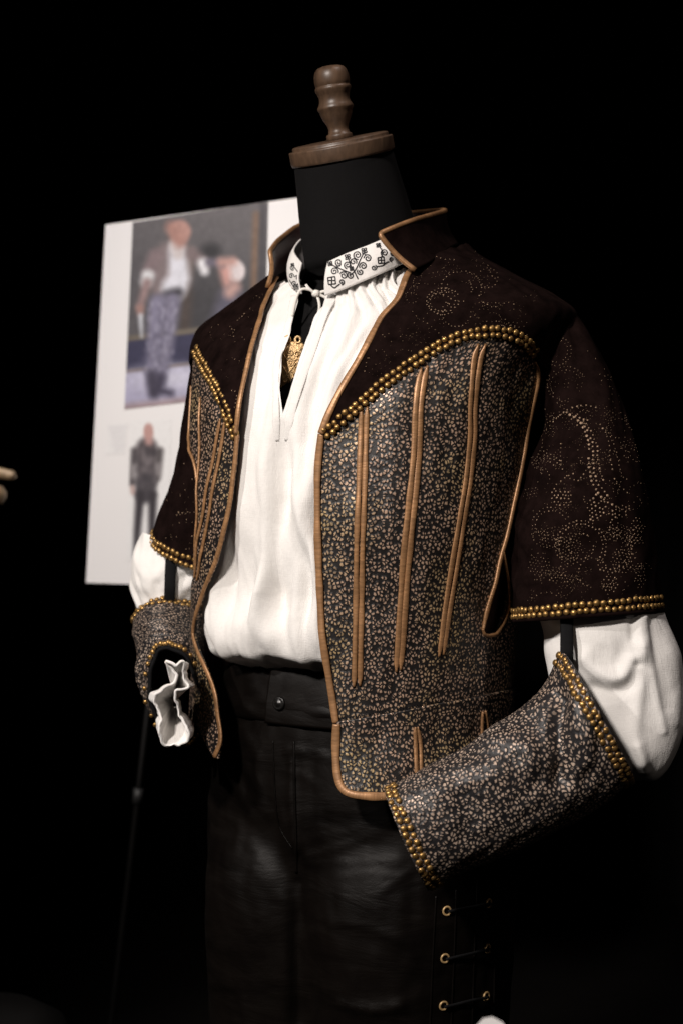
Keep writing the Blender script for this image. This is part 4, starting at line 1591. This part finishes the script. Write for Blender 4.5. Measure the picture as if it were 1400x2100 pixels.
leath = sheet('gauntlet_body', P, UV, M_GAUNT, gn, .0025, M_LINING, N)
cuff_studs(leath, P, N, .004, end=-1, sel=front_half)
cuff_studs(leath, P, N, .004, end=0, sel=front_half)
# strap up to the sleeve
Q = spline(np.array([unproj(1161, 1255, 1.362), unproj(1161, 1300, 1.355), unproj(1161, 1340, 1.348), unproj(1162, 1372, 1.352)]), 30)
tube('strap', Q, np.tile(norm(CAM_LOC - Q[0]), (30, 1)), .0062, .0012, M_STRAP, gn, 10)

gf = thing('gauntlet', 'far gauntlet seen end on, a white ruffle inside its studded oval opening', 'gauntlet', unproj(345, 1350, 1.56), 'leather gauntlets')
RGF = [((277, 1266), (416, 1226), 1.63, 1.62, .046, 4), ((279, 1312), (416, 1292), 1.60, 1.59, .050, -20), ((283, 1362), (416, 1350), 1.58, 1.575, .052, -48),
       ((287, 1404), (414, 1390), 1.545, 1.54, .052, -66), ((305, 1432), (412, 1414), 1.495, 1.495, .0515, -80)]
P, UV, N, C = limb(RGF, 140, 130)
tt = np.linspace(0, 2 * math.pi, 141)[:, None]
ll = np.linspace(0, 1, 130)[None]
peak = .026 * np.exp(-(((tt - rad(262)) / rad(42)) ** 2)) * np.clip(1 - ll / .45, 0, 1) ** 1.6
P = P + norm(C[0] - C[8]) * peak[..., None]
d = .0016 * vnoise(np.cos(tt) * 3 + 20, ll * 8 + np.sin(tt) * 3 + 10, 81)
d = d + .0022 * np.sin(ll * 46 + 2 * np.sin(tt * 2)) * np.exp(-((ll - .66) / .15) ** 2)
P = P + N * d[..., None]
leaf = sheet('gauntlet_body', P, UV, M_GAUNT, gf, .0025, M_LINING, N)
cuff_studs(leaf, P, N, .003, end=0, sel=front_half)
E = P[:, -1]
D = norm(C[-1] - C[-4])
E2 = E + N[:, -1] * .0030 - D * .0015
c = resample(np.hstack((E2, norm(N[:, -1] * .55 + D * .8))), int(length(E2) / .0066))
studs(leaf, c[:-1, :3], norm(c[:-1, 3:]), .85)
tube('rim', P[:, -1] - N[:, -1] * .002, N[:, -1], .0030, .0022, M_STRAP, gf, 8)
Q = spline(np.array([unproj(352, 1135, 1.592), unproj(350, 1170, 1.587), unproj(349, 1205, 1.583), unproj(348, 1235, 1.586)]), 30)
tube('strap', Q, np.tile(norm(CAM_LOC - Q[0]), (30, 1)), .0062, .0012, M_STRAP, gf, 10)

# ------------------------------------------------------------------ trousers
trs = thing('trousers', 'black leather trousers with a snapped waistband and laced side seam below the jacket', 'trousers', (0, 0, 0.1))
PEL = Body([(0.80, .168, .175, .112, .125, .0), (0.86, .172, .178, .124, .140, .0), (0.92, .168, .174, .128, .140, .0), (0.97, .160, .168, .125, .124, .004), (1.01, .150, .158, .121, .114, .006), (1.05, .143, .151, .116, .108, .006), (1.07, .140, .148, .113, .105, .006)])
th = np.linspace(-math.pi, math.pi, 97)[:-1]
zz = np.linspace(.80, 1.07, 40)
bmV, bmF = [], []


def closed_loft(P):
    n, m = P.shape[:2]
    k = len(bmV)
    bmV.extend(P.reshape(-1, 3).tolist())
    bmF.extend([tuple(i + k for i in q) for q in qfaces(n, m, True)])
    bmF.append(tuple(k + i * m for i in range(n)))
    bmF.append(tuple(k + i * m + m - 1 for i in reversed(range(n))))


closed_loft(PEL.at(th[:, None], zz[None]))
for sg, wr_ in ((1, .0), (-1, .0)):
    zl = np.linspace(.12, .93, 60)
    f = pchip([.12, .45, .62, .75, .83, .93], [.060, .078, .094, .105, .108, .092])
    lx = pchip([.12, .5, .8, .93], [.095, .075, .062, .060])
    r = f(zl)[None]
    e = 0.012 * np.exp(-((zl - .80) / .1) ** 2)[None]
    L = sg * (lx(zl)[None] + r * np.sin(th)[:, None])
    Fw = 0.004 + (r * 1.08 + e) * np.cos(th)[:, None] + 0 * L
    closed_loft(loc(L, Fw, zl[None] + 0 * L))
tmp = bpy.data.meshes.new('tmp')
tmp.from_pydata(bmV, [], bmF)
to = bpy.data.objects.new('tmp', tmp)
COL.objects.link(to)
md = to.modifiers.new('r', 'REMESH')
md.mode = 'VOXEL'
md.voxel_size = 0.0045
ms = to.modifiers.new('s', 'SMOOTH')
ms.factor = 0.5
ms.iterations = 14
dg = bpy.context.evaluated_depsgraph_get()
ev = to.evaluated_get(dg).to_mesh()
V = np.zeros(len(ev.vertices) * 3)
ev.vertices.foreach_get('co', V)
V = V.reshape(-1, 3)
NV = np.zeros(len(ev.vertices) * 3)
ev.vertices.foreach_get('normal', NV)
NV = NV.reshape(-1, 3)
F = [tuple(p.vertices) for p in ev.polygons]
to.evaluated_get(dg).to_mesh_clear()
bpy.data.objects.remove(to)
tx, ty, _ = proj(V)


def tcrease(pts, wid, amp):
    q = spline(np.asarray(pts, float), 40)
    m = (tx > 380) & (tx < 1100) & (ty < 2300) & (np.sum(NV * (V - CAM_LOC), -1) < 0)
    r2 = np.full(len(V), 1e9)
    r2[m] = np.min((tx[m, None] - q[:, 0]) ** 2 + (ty[m, None] - q[:, 1]) ** 2, axis=1)
    return amp * np.exp(-r2 / wid ** 2)


a3 = np.arctan2(V[:, 1], V[:, 0])
d = .0013 * vnoise(a3 * 5 + 30, V[:, 2] * 9 + 5, 91) + .0012 * vnoise(a3 * 14 + 60, V[:, 2] * 40 + 5, 92)
for pts, w_, am in (([(620, 1760), (700, 1735), (790, 1700), (810, 1690)], 6, .0016), ([(625, 1770), (720, 1768), (820, 1765)], 5, .0014), ([(640, 1720), (720, 1705), (800, 1685)], 5, .0012), ([(470, 1480), (480, 1540), (520, 1600)], 8, .002), ([(690, 1800), (760, 1790), (830, 1800)], 5, .001),
                    ([(780, 1830), (820, 1800), (850, 1780)], 6, .0016), ([(640, 1880), (740, 1900), (840, 1935)], 10, .002), ([(600, 1560), (602, 1680), (606, 1800)], 8, .004),
                    ([(430, 1640), (500, 1710), (560, 1800), (600, 1850)], 14, .0016), ([(520, 1780), (560, 1830), (600, 1860)], 10, .0012), ([(500, 1500), (530, 1560), (520, 1640)], 14, .004),
                    ([(560, 1700), (575, 1760), (600, 1800)], 26, -.006), ([(608, 1760), (610, 1950), (612, 2100)], 14, -.008), ([(700, 2060), (760, 2072), (820, 2062)], 12, .005),
                    ([(590, 1540), (640, 1545), (690, 1560)], 8, .002), ([(580, 1580), (620, 1590), (650, 1610)], 6, .0018), ([(450, 1560), (480, 1600), (520, 1680)], 10, .003)):
    d += tcrease(pts, w_, am * .7)
V = V + NV * d[:, None]
ang = np.stack((a3 * .16, V[:, 2]), -1)
add('trouser_legs', V, F, M_BLACK, trs, uv=ang)
TB = BVHTree.FromPolygons([Vector(p) for p in V], F)


def thit(x, y, lift=0.0):
    h = TB.ray_cast(Vector(CAM_LOC), Vector(ray(x, y)))
    if h[0] is None:
        return None
    n = np.array(h[1])
    if n.dot(np.array(h[0]) - CAM_LOC) > 0:
        n = -n
    return np.array(h[0]) + n * lift, n


def tpath(pts, n, lift):
    R = [thit(x, y, lift) for x, y in spline(np.asarray(pts, float), n)]
    R = [r for r in R if r]
    Q = np.array([r[0] for r in R])
    Nn = np.array([r[1] for r in R])
    for _ in range(6):
        Q[1:-1] = (Q[:-2] + 2 * Q[1:-1] + Q[2:]) / 4
        Nn[1:-1] = (Nn[:-2] + 2 * Nn[1:-1] + Nn[2:]) / 4
    return Q, norm(Nn)


# waistband: a belt of leather standing proud of the trousers
thw = np.linspace(-math.pi, math.pi, 200)[:, None]
zw = np.linspace(.998, 1.050, 24)[None]
P = PEL.at(thw, zw, .004) + 0
zc_ = (zw - 1.024) / .026
P = PEL.at(thw, zw, .0045)
Nw = bnormal(PEL, thw, zw)
P = P + Nw * (-.003 * zc_ ** 4 + .0012 * vnoise(thw * 8 + 20, zw * 60, 95) + .0025 * np.exp(-((zw - 1.010) / .006) ** 2) * vnoise(thw * 5 + 20, zw * 9, 96))[..., None]
PW, NW = P, Nw
WB = Surf(P, np.stack(np.broadcast_arrays(thw, zw), -1))
sheet('waistband', P, np.stack(np.broadcast_arrays(thw * .15, zw), -1), M_BLACK, trs, .003, M_BLACK, Nw)
# overlapping end of the band
u0 = WB.hit(549, 1440)[0][0]
tb = np.linspace(u0, u0 + .62, 60)[:, None]
zb_ = np.linspace(.996, 1.051, 24)[None]
P = PEL.at(tb, zb_, .0072) + bnormal(PEL, tb, zb_) * (-.001 * ((zb_ - 1.024) / .026) ** 4 + .0006 * vnoise(tb * 10 + 20, zb_ * 50, 97) - .002 * np.clip((tb - u0) / .1, 0, 1))[..., None]
sheet('waistband_tab', P, np.stack(np.broadcast_arrays(tb * .15, zb_), -1), M_BLACK, trs, .0025, M_BLACK, bnormal(PEL, tb, zb_))
TS = Surf(P, np.stack(np.broadcast_arrays(tb, zb_), -1))
h = TS.hit(574, 1443)
nn = h[2] if np.dot(h[2], h[1] - CAM_LOC) < 0 else -h[2]
lathe('snap_button', [(.0068, 0), (.0072, .0012), (.0068, .0026), (.0052, .0034), (.0048, .0031), (.0030, .0044), (0, .0048)], h[1], nn, M_SNAP, trs, 28)
# fly and its stitching
Q, Nn = tpath([(560, 1520), (563, 1600), (572, 1690), (600, 1740)], 60, .0006)
tube('fly_seam', Q, Nn, .0010, .0004, M_BLACK, trs, 8)
Q, Nn = tpath([(603, 1520), (604, 1620), (607, 1720), (608, 1790)], 60, .0006)
tube('fly_seam', Q, Nn, .0014, .0006, M_BLACK, trs, 8)
# laced side seam
for pts in ([(893, 1838), (888, 1930), (884, 2020), (880, 2120)], [(934, 1825), (931, 1930), (927, 2020), (923, 2120)], [(978, 1780), (974, 1880), (970, 1980), (966, 2120)], [(1020, 1760), (1017, 1860), (1013, 1960), (1010, 2120)]):
    Q, Nn = tpath(pts, 80, .0004)
    tube('seam', Q, Nn, .0010, .0008, M_BLACK, trs, 6)
LEFT = [(915, 1868), (911, 1965), (908, 2062)]
RIGHT = [(1007, 1757), (1000, 1852), (998, 1945), (995, 2043)]
for x, y in LEFT + RIGHT:
    r = thit(x, y, .0008)
    if r is None:
        continue
    p, n = r
    a = norm(np.cross(n, (0, 0, 1)))
    b = np.cross(n, a)
    k = np.linspace(0, 2 * math.pi, 24, endpoint=False)[:, None]
    Q = p + (a * np.cos(k) + b * np.sin(k)) * .0040
    ey = tube('eyelet', Q, np.tile(n, (24, 1)), .0011, .0011, M_EYELET, trs, 8, closed=True)
for (a, b) in zip(LEFT, RIGHT[1:]):
    q = [(a[0] + (b[0] - a[0]) * t, a[1] + (b[1] - a[1]) * t) for t in np.linspace(0, 1, 6)]
    Q, Nn = tpath(q, 30, .0035)
    if len(Q) > 4:
        tube('lace', Q, Nn, .0016, .0012, M_STRAP, trs, 8)

# ------------------------------------------------------------------ display board
LB, LT = unproj(177, 1195, 2.30), unproj(217, 461, 2.305)
HB = LT - LB
WV = loc(1, 0, 0) * 0.42
BN = norm(np.cross(WV, HB))
if BN.dot(LB - CAM_LOC) > 0:
    BN = -BN
board = thing('display_board', 'white display board with two colour pictures on a thin black stand behind the jacket', 'display board', (LB[0] + .2, LB[1], 0))


def slab(name, o, w, h, n, t, mat, parent):
    P = [o, o + w, o + w + h, o + h]
    V = [p for p in P] + [p - n * t for p in P]
    return add(name, V, [(0, 1, 2, 3), (7, 6, 5, 4), (0, 4, 5, 1), (1, 5, 6, 2), (2, 6, 7, 3), (3, 7, 4, 0)], mat, parent, smooth=False)


slab('panel', LB, WV, HB, BN, .005, M_BOARD, board)


def lin(c):
    c = np.asarray(c, float) / 255
    return np.where(c <= .04045, c / 12.92, ((c + .055) / 1.055) ** 2.4)


class Paint:
    """soft flat shapes printed on paper"""
    def __init__(self, X, Y, base):
        self.X, self.Y = X, Y
        self.C = np.broadcast_to(np.asarray(base, float), X.shape + (3,)).copy()

    def mix(self, m, col):
        m = np.clip(m, 0, 1)[..., None]
        self.C = self.C * (1 - m) + np.asarray(col, float) * m

    def cap(self, pts, r0, r1, col, soft=4, k=1.0):
        soft = soft * 2.1
        pts = np.asarray(pts, float)
        n = len(pts) - 1
        best = np.full(self.X.shape, 1e9)
        for i in range(n):
            a, b = pts[i], pts[i + 1]
            d = b - a
            t = np.clip(((self.X - a[0]) * d[0] + (self.Y - a[1]) * d[1]) / max(d.dot(d), 1e-6), 0, 1)
            rr = r0 + (r1 - r0) * (i + t) / n
            best = np.minimum(best, np.hypot(self.X - a[0] - t * d[0], self.Y - a[1] - t * d[1]) - rr)
        self.mix(k * (0.5 - best / soft), col)

    def ell(self, c, r, col, soft=.3, k=1.0):
        q = np.hypot((self.X - c[0]) / r[0], (self.Y - c[1]) / r[1])
        self.mix(k * (0.5 + (1 - q) / soft), col)

    def band(self, y0, y1, col, slope=-.12, soft=5, k=1.0):
        y = self.Y - slope * (self.X - 400)
        self.mix(k * np.minimum(0.5 + (y - y0) / soft, 0.5 + (y1 - y) / soft), col)


def printed(name, corners, n, m, paint, base, grain=0.0):
    """flat print glued to the board, corners traced in order bottom left, bottom right, top right, top left"""
    pts = []
    for x, y in corners:
        r = ray(x, y)
        t = (LB - CAM_LOC).dot(BN) / r.dot(BN)
        pts.append(CAM_LOC + r * t + BN * .0004)
    u = np.linspace(0, 1, n)[:, None, None]
    v = np.linspace(0, 1, m)[None, :, None]
    P = (pts[0] * (1 - u) + pts[1] * u) * (1 - v) + (pts[3] * (1 - u) + pts[2] * u) * v
    X, Y, _ = proj(P)
    pt = Paint(X, Y, base)
    paint(pt)
    o = add(name, P.reshape(-1, 3), qfaces(n, m), M_PRINT, board)
    col = np.ones((n * m, 4), np.float32)
    mo = 1 + grain * (vnoise(X / 9 + 40, Y / 11 + 40, 5) + .7 * vnoise(X / 3.5, Y / 4.5, 6) + .4 * vnoise(X / 28, Y / 33, 8))
    c = pt.C.reshape(-1, 3) * mo.reshape(-1, 1) * (1 + rng.normal(0, .02, (n * m, 1)))
    c = c * .72 + c.mean(-1, keepdims=True) * .28
    col[:, :3] = np.clip(lin(c) / lin([228, 224, 224]) * np.array((.72, .705, .70)), 0, .9)
    a = o.data.color_attributes.new('Col', 'FLOAT_COLOR', 'POINT')
    a.data.foreach_set('color', col.ravel())
    return o


def paint_scene(p):
    X, Y = p.X, p.Y
    p.mix(np.clip((560 - Y) / 200, 0, 1) * .8, (112, 104, 106))
    p.ell((430, 640), (110, 90), (62, 60, 64), soft=1.0, k=.8)
    p.cap([(384, 600), (378, 700)], 10, 10, (84, 66, 58), 10, .7)
    p.band(672, 684, (108, 96, 84))
    p.band(684, 742, (56, 54, 84))
    p.band(742, 826, (158, 152, 184))
    p.ell((360, 775), (90, 26), (196, 192, 214), soft=1.2, k=.7)
    p.band(742, 748, (120, 104, 104))
    p.band(812, 870, (158, 132, 138), soft=14)
    p.cap([(526, 440), (520, 620)], 6, 6, (128, 94, 72), 6)
    p.cap([(540, 420), (535, 640)], 6, 6, (64, 60, 66), 6, .8)
    # kneeling man on the right
    p.cap([(474, 615), (462, 690)], 26, 40, (88, 84, 104), 12)
    p.ell((433, 515), (22, 18), (52, 50, 54), soft=.8, k=.8)
    p.ell((482, 556), (21, 24), (214, 198, 200), soft=.35)
    p.cap([(462, 555), (466, 580)], 11, 9, (198, 136, 126), 8)
    p.cap([(482, 588), (472, 600)], 12, 12, (186, 140, 132), 8)
    # standing man
    p.cap([(345, 520), (330, 590)], 24, 20, (126, 108, 110), 8)
    p.cap([(388, 520), (382, 580)], 14, 11, (120, 102, 98), 8)
    p.cap([(364, 515), (368, 570), (358, 590)], 17, 26, (206, 204, 216), 8)
    p.cap([(360, 500), (366, 520)], 12, 12, (196, 182, 182), 6)
    p.cap([(320, 525), (304, 560)], 15, 13, (128, 106, 110), 7)
    p.cap([(304, 566), (300, 578)], 13, 12, (206, 204, 208), 6)
    p.cap([(302, 580), (288, 630)], 9, 7, (150, 118, 118), 6)
    p.cap([(287, 632), (288, 640)], 8, 7, (160, 116, 108), 5)
    p.cap([(289, 648), (291, 690)], 5, 2.5, (190, 190, 200), 4)
    p.ell((370, 475), (22, 24), (182, 128, 116), soft=.4)
    p.cap([(352, 466), (370, 496)], 12, 12, (172, 118, 106), 8)
    p.cap([(395, 520), (422, 540)], 12, 10, (122, 102, 104), 7)
    p.cap([(416, 540), (420, 556)], 11, 9, (212, 208, 214), 6)
    p.cap([(430, 538), (455, 540)], 8, 8, (100, 92, 110), 6)
    p.cap([(455, 538), (478, 536)], 10, 9, (184, 134, 124), 7)
    p.cap([(345, 606), (366, 600)], 11, 10, (58, 54, 62), 7)
    p.cap([(326, 622), (318, 700), (312, 785)], 19, 12, (120, 114, 142), 7)
    p.cap([(354, 618), (344, 700), (330, 785)], 17, 11, (116, 110, 136), 7)
    for _ in range(120):
        x = rng.uniform(305, 365)
        y = rng.uniform(620, 770)
        p.ell((x - (y - 620) * .1, y), (3.2, 5), (150, 144, 168) if rng.random() < .5 else (92, 86, 110), soft=1.4, k=.4)
    p.cap([(312, 770), (316, 806)], 11, 12, (66, 60, 80), 7)
    p.cap([(330, 775), (326, 800), (350, 806)], 10, 7, (62, 56, 78), 7)


def paint_figure(p):
    p.cap([(277, 925), (272, 990)], 8, 7, (84, 76, 80), 5)
    p.cap([(328, 925), (323, 980)], 8, 7, (88, 80, 82), 5)
    p.cap([(302, 918), (301, 985)], 21, 21, (84, 74, 78), 6)
    p.cap([(303, 940), (302, 985)], 9, 12, (124, 112, 116), 8, .8)
    p.cap([(275, 958), (276, 975)], 5, 6, (170, 162, 164), 6, .8)
    p.cap([(325, 955), (323, 970)], 5, 6, (160, 150, 152), 6, .8)
    p.cap([(301, 990), (298, 1010)], 21, 22, (74, 68, 74), 6)
    for _ in range(30):
        p.ell((rng.uniform(282, 322), rng.uniform(915, 1010)), (5, 7), (120, 110, 114) if rng.random() < .5 else (60, 54, 60), soft=1.4, k=.35)
    p.cap([(272, 1000), (273, 1010)], 4, 4, (190, 150, 142), 4)
    p.cap([(288, 1015), (282, 1090), (279, 1140)], 9, 5, (58, 52, 58), 5)
    p.cap([(314, 1015), (312, 1090), (307, 1140)], 9, 5, (60, 54, 60), 5)
    p.cap([(305, 892), (306, 905)], 8, 8, (186, 136, 130), 5)
    p.ell((305, 884), (10, 16), (194, 140, 132), soft=.4)


def paint_caption(p):
    for k, (x0, x1) in enumerate(((226, 256), (230, 254), (232, 254), (234, 252), (232, 254), (238, 250))):
        p.cap([(x0, 878 + k * 9), (x1, 876 + k * 9)], 1.6, 1.6, (206, 200, 204), 5, .8)


printed('photograph', [(256, 840), (541, 806), (551, 413), (273, 456)], 170, 220, paint_scene, (86, 82, 86), .04)
printed('costume_picture', [(261, 1150), (345, 1150), (352, 858), (268, 862)], 70, 180, paint_figure, (228, 224, 224))
printed('caption', [(218, 932), (257, 930), (263, 866), (221, 870)], 50, 60, paint_caption, (228, 224, 224))
pc0 = unproj(335, 1185, 2.31)
pj, pb = unproj(283, 1632, 2.32), unproj(150, 2522, 2.34)
pb = pj + (pj - pc0) * (pj[2] - .01) / (pc0[2] - pj[2])
tube('stand_pole', np.array([pc0, pj, pb]), None, .0045, .0045, M_DARK, board, 12)
lathe('pole_collar', [(.0045, -.012), (.008, -.012), (.008, .012), (.0045, .012)], pj, pj - pb, mat_plain('dull steel', (.03, .03, .03), .5, .4), board, 20)
slab('clip', unproj(261, 1198, 2.292), WV * .05, HB * .035, BN, .02, M_DARK, board)

# ------------------------------------------------------------------ things cut off by the frame
orn = thing('gold_ornament', 'blurred gold ornament on a dark post cut off by the left edge of the picture', 'ornament', (unproj(-10, 1000, 2.1)[0], unproj(-10, 1000, 2.1)[1], 0))
Q = spline(np.array([unproj(-60, 955, 2.12), unproj(-20, 965, 2.1), unproj(10, 972, 2.09), unproj(32, 976, 2.085)]), 30)
tube('leaf', Q, None, np.interp(np.linspace(0, 1, 30), [0, .6, .95, 1], [.006, .009, .008, .003]), .006, M_OLDGOLD, orn, 12)
p0 = unproj(-6, 1014, 2.1)
lathe('knob', [(0, -.016), (.009, -.014), (.0145, -.004), (.0145, .004), (.009, .013), (0, .015)], p0, (0, 0, 1), M_OLDGOLD, orn, 32)
lathe('post', [(.012, 0), (.012, p0[2] - .012)], (p0[0] - .02, p0[1], 0.0), (0, 0, 1), M_DARK, orn, 20)

card_p = unproj(1008, 2092, 0.98)
card = thing('label_card', 'blurred white card just showing at the bottom edge in front of the laced seam', 'card', (card_p[0], card_p[1], 0))
cw, ch = np.array((.026, 0.0, -.004)), norm(np.array((0, .6, -.8))) * -.05
out = [(-.9, -1.9), (.9, -1.9), (.9, -.25), (.55, .0), (0.0, .08), (-.5, .0), (-.85, -.2)]
top = [card_p + cw * .5 * a - np.array((0, -.5, .8)) * .03 * -b for a, b in out]
top = [card_p + cw * a * .5 + np.array((0, .45, .85)) * .03 * b for a, b in out]
bk = [p + np.array((0, .002, -.001)) for p in top]
n_ = len(top)
add('card', top + bk, [tuple(range(n_)), tuple(reversed(range(n_, 2 * n_)))] + [(i, i + n_, (i + 1) % n_ + n_, (i + 1) % n_) for i in range(n_)], M_BOARD, card, smooth=False)
lathe('post', [(.006, 0), (.006, card_p[2] - .06)], (card_p[0], card_p[1] + .0, 0.0), (0, 0, 1), M_DARK, card, 16)

pl = unproj(-30, 2180, 1.75)
plinth = thing('round_plinth', 'dark rounded plinth barely visible in the bottom left corner', 'plinth', (pl[0], pl[1], 0))
h = pl[2] + .075
lathe('drum', [(.115, 0), (.118, h - .10), (.112, h - .06), (.095, h - .025), (.06, h - .006), (0, h)], (pl[0], pl[1], 0), (0, 0, 1), M_DARK, plinth, 64)
